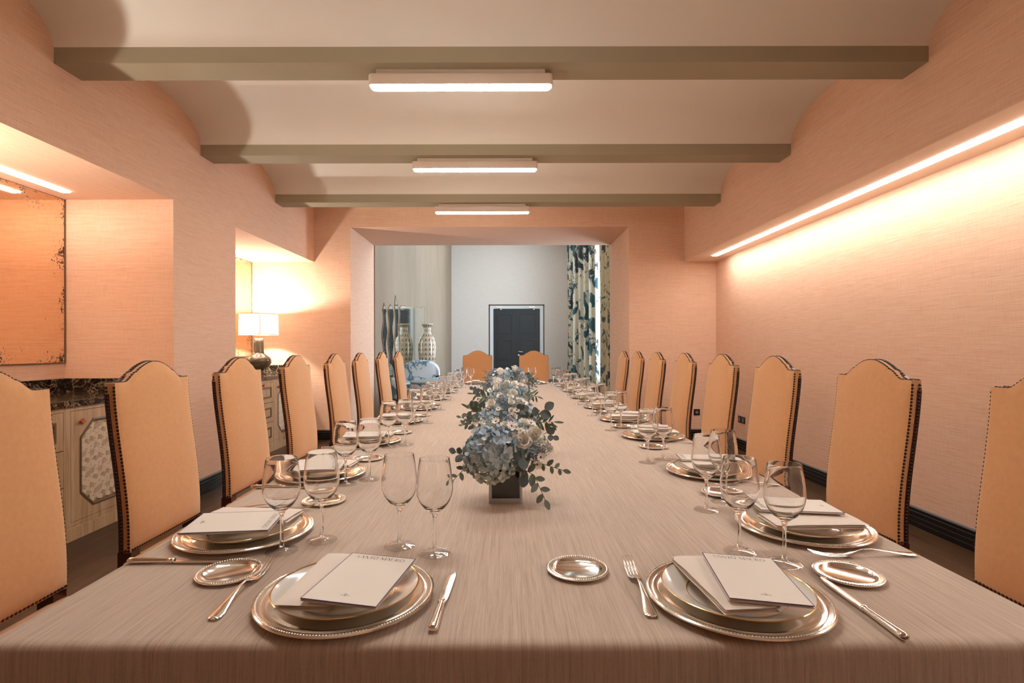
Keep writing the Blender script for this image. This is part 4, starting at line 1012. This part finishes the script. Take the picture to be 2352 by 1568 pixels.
def arrangement(x, y, label, seed, spec):
    root = empty('flower_arrangement', (x, y, TZ), 0, label, 'flowers', 'flower arrangements down the table centre'); vase(root)
    for (key, name, c, d, sc) in spec['f']:
        o = link(name, FM[key], root, c); orient(o, d, random.random()*6); o.scale = (sc,)*3
    for i, (pts, key, n, sp_, sz) in enumerate(spec['s']): sprig(root, pts, key, n, seed*10 + i, sp_, sz)
    return root
def auto_spec(seed, ht, rx, n=34):
    random.seed(seed); F = []; Sg = []
    kinds = [('rose', 'white_rose', 1.0), ('rose2', 'white_rose', 1.1), ('star', 'star_flower', 1.1), ('blue', 'blue_cluster', 1.0), ('thist', 'silver_cluster', 1.0), ('cream', 'cream_cluster', .9), ('star', 'star_flower', .9)]
    for (cx, cy, cz, kk) in ((-.07, -.05, ht*.55, 'hydB'), (.075, .0, ht*.62, 'hydB'), (.0, .06, ht*.72, 'hydB'), (-.02, -.02, ht*.62, 'hydB')): F.append((kk, 'hydrangea_bloom', (cx*rx/.15, cy, cz), (0, 0, 1), 1.0))
    for k in range(n):
        a = random.uniform(0, 6.283); el = random.uniform(.0, 1.35); d = Vector((cos(a)*cos(el), sin(a)*cos(el), sin(el)))
        c = Vector((d.x*rx*.92, d.y*.13, ht*.48 + d.z*ht*.48)); kk, nm, sc = random.choice(kinds); F.append((kk, nm, c, (d + Vector((0, -.5, .3))), sc*random.uniform(.8, 1.15)))
    for k in range(11):
        a = k*2*pi/11 + random.uniform(-.2, .2); d = Vector((cos(a), sin(a)*.8, random.uniform(-.25, .9))).normalized()
        c0 = Vector((d.x*.05, d.y*.05, ht*.55)); c1 = c0 + Vector((d.x*rx*.75, d.y*.08, d.z*.09)); c2 = c1 + Vector((d.x*.055, d.y*.03, d.z*.03 + random.uniform(-.03, .02)))
        Sg.append(([c0, c1, c2], random.choice(['mid', 'round', 'long', 'mid']), 9, .9, 1.0))
    return {'f': F, 's': Sg}
V = Vector
spec1 = {'f': [('hydA', 'hydrangea_bloom', (-.045, -.055, .155), (0, -.25, 1), 1.04), ('hydB', 'hydrangea_bloom', (.03, .03, .175), (0, 0, 1), 1.0),
  ('rose', 'white_rose', (.090, -.03, .205), (.3, -.8, .5), 1.25), ('rose', 'white_rose', (.055, -.045, .19), (.1, -.9, .4), 1.1), ('rose2', 'white_rose', (.135, -.04, .165), (.7, -.6, .3), .9), ('thist', 'silver_cluster', (.112, -.05, .175), (.3, -.8, .4), 1.15),
  ('blue', 'blue_cluster', (.095, -.055, .155), (.3, -.8, .4), .8), ('star', 'star_flower', (.105, -.085, .150), (.3, -.9, .2), 1.0), ('star', 'star_flower', (.095, -.080, .128), (.1, -.9, -.2), 1.1), ('cream', 'cream_cluster', (.035, -.03, .205), (0, -.6, .8), 1.0),
  ('star', 'star_flower', (.02, -.03, .235), (0, -.6, .8), 1.2), ('rose2', 'white_rose', (.0, -.01, .232), (0, -.5, .9), 1.1), ('star', 'star_flower', (-.03, .0, .245), (-.2, -.6, .8), 1.0), ('rose2', 'white_rose', (.06, .03, .235), (.2, -.4, .9), 1.2), ('cream', 'cream_cluster', (-.08, .04, .215), (-.4, -.4, .8), .8),
  ('thist', 'silver_cluster', (-.05, .05, .225), (-.3, -.3, .9), .9), ('blue', 'blue_cluster', (.01, .06, .225), (0, 0, 1), 1.0), ('star', 'star_flower', (.08, .0, .24), (.3, -.5, .8), 1.0), ('rose', 'white_rose', (.08, .05, .225), (.3, -.2, .9), .9)],
 's': [([V((.03, -.05, .12)), V((.085, -.10, .10)), V((.115, -.13, .035))], 'mid', 9, 1.0, 1.35), ([V((.05, -.03, .14)), V((.12, -.05, .12)), V((.175, -.06, .105))], 'mid', 9, 1.0, 1.0),
       ([V((-.06, -.03, .15)), V((-.115, -.06, .145)), V((-.150, -.08, .165))], 'round', 7, .9, .9), ([V((-.06, -.04, .13)), V((-.12, -.08, .12)), V((-.155, -.10, .085))], 'mid', 7, 1.0, .95),
       ([V((.0, .0, .13)), V((.045, -.06, .165)), V((.05, -.08, .145))], 'big', 3, .7, 1.0), ([V((.02, -.02, .12)), V((.06, -.085, .135)), V((.055, -.10, .10))], 'big', 3, .6, .8),
       ([V((.06, .0, .18)), V((.13, .0, .21)), V((.15, -.01, .20))], 'round', 5, .9, .8), ([V((-.05, .02, .2)), V((-.11, .02, .235)), V((-.135, .0, .235))], 'mid', 7, .8, .8)]}
arrangement(.001, 1.69, 'nearest flower arrangement, blue hydrangea ball in a square glass vase', 1, spec1)
s2 = auto_spec(31, .27, .145); s2['s'] += [([V((.06, -.06, .16)), V((.12, -.10, .18)), V((.165, -.11, .215))], 'big', 5, .8, 1.0), ([V((-.06, -.06, .17)), V((-.12, -.08, .17)), V((-.17, -.09, .185))], 'round', 7, .8, .8)]
arrangement(.005, 2.40, 'second flower arrangement from the front with white blooms and round leaves', 2, s2)
arrangement(.01, 3.25, 'third flower arrangement from the front', 3, auto_spec(42, .29, .165))
arrangement(.015, 4.35, 'farthest flower arrangement with upright green leaf sprigs', 4, auto_spec(57, .33, .185))
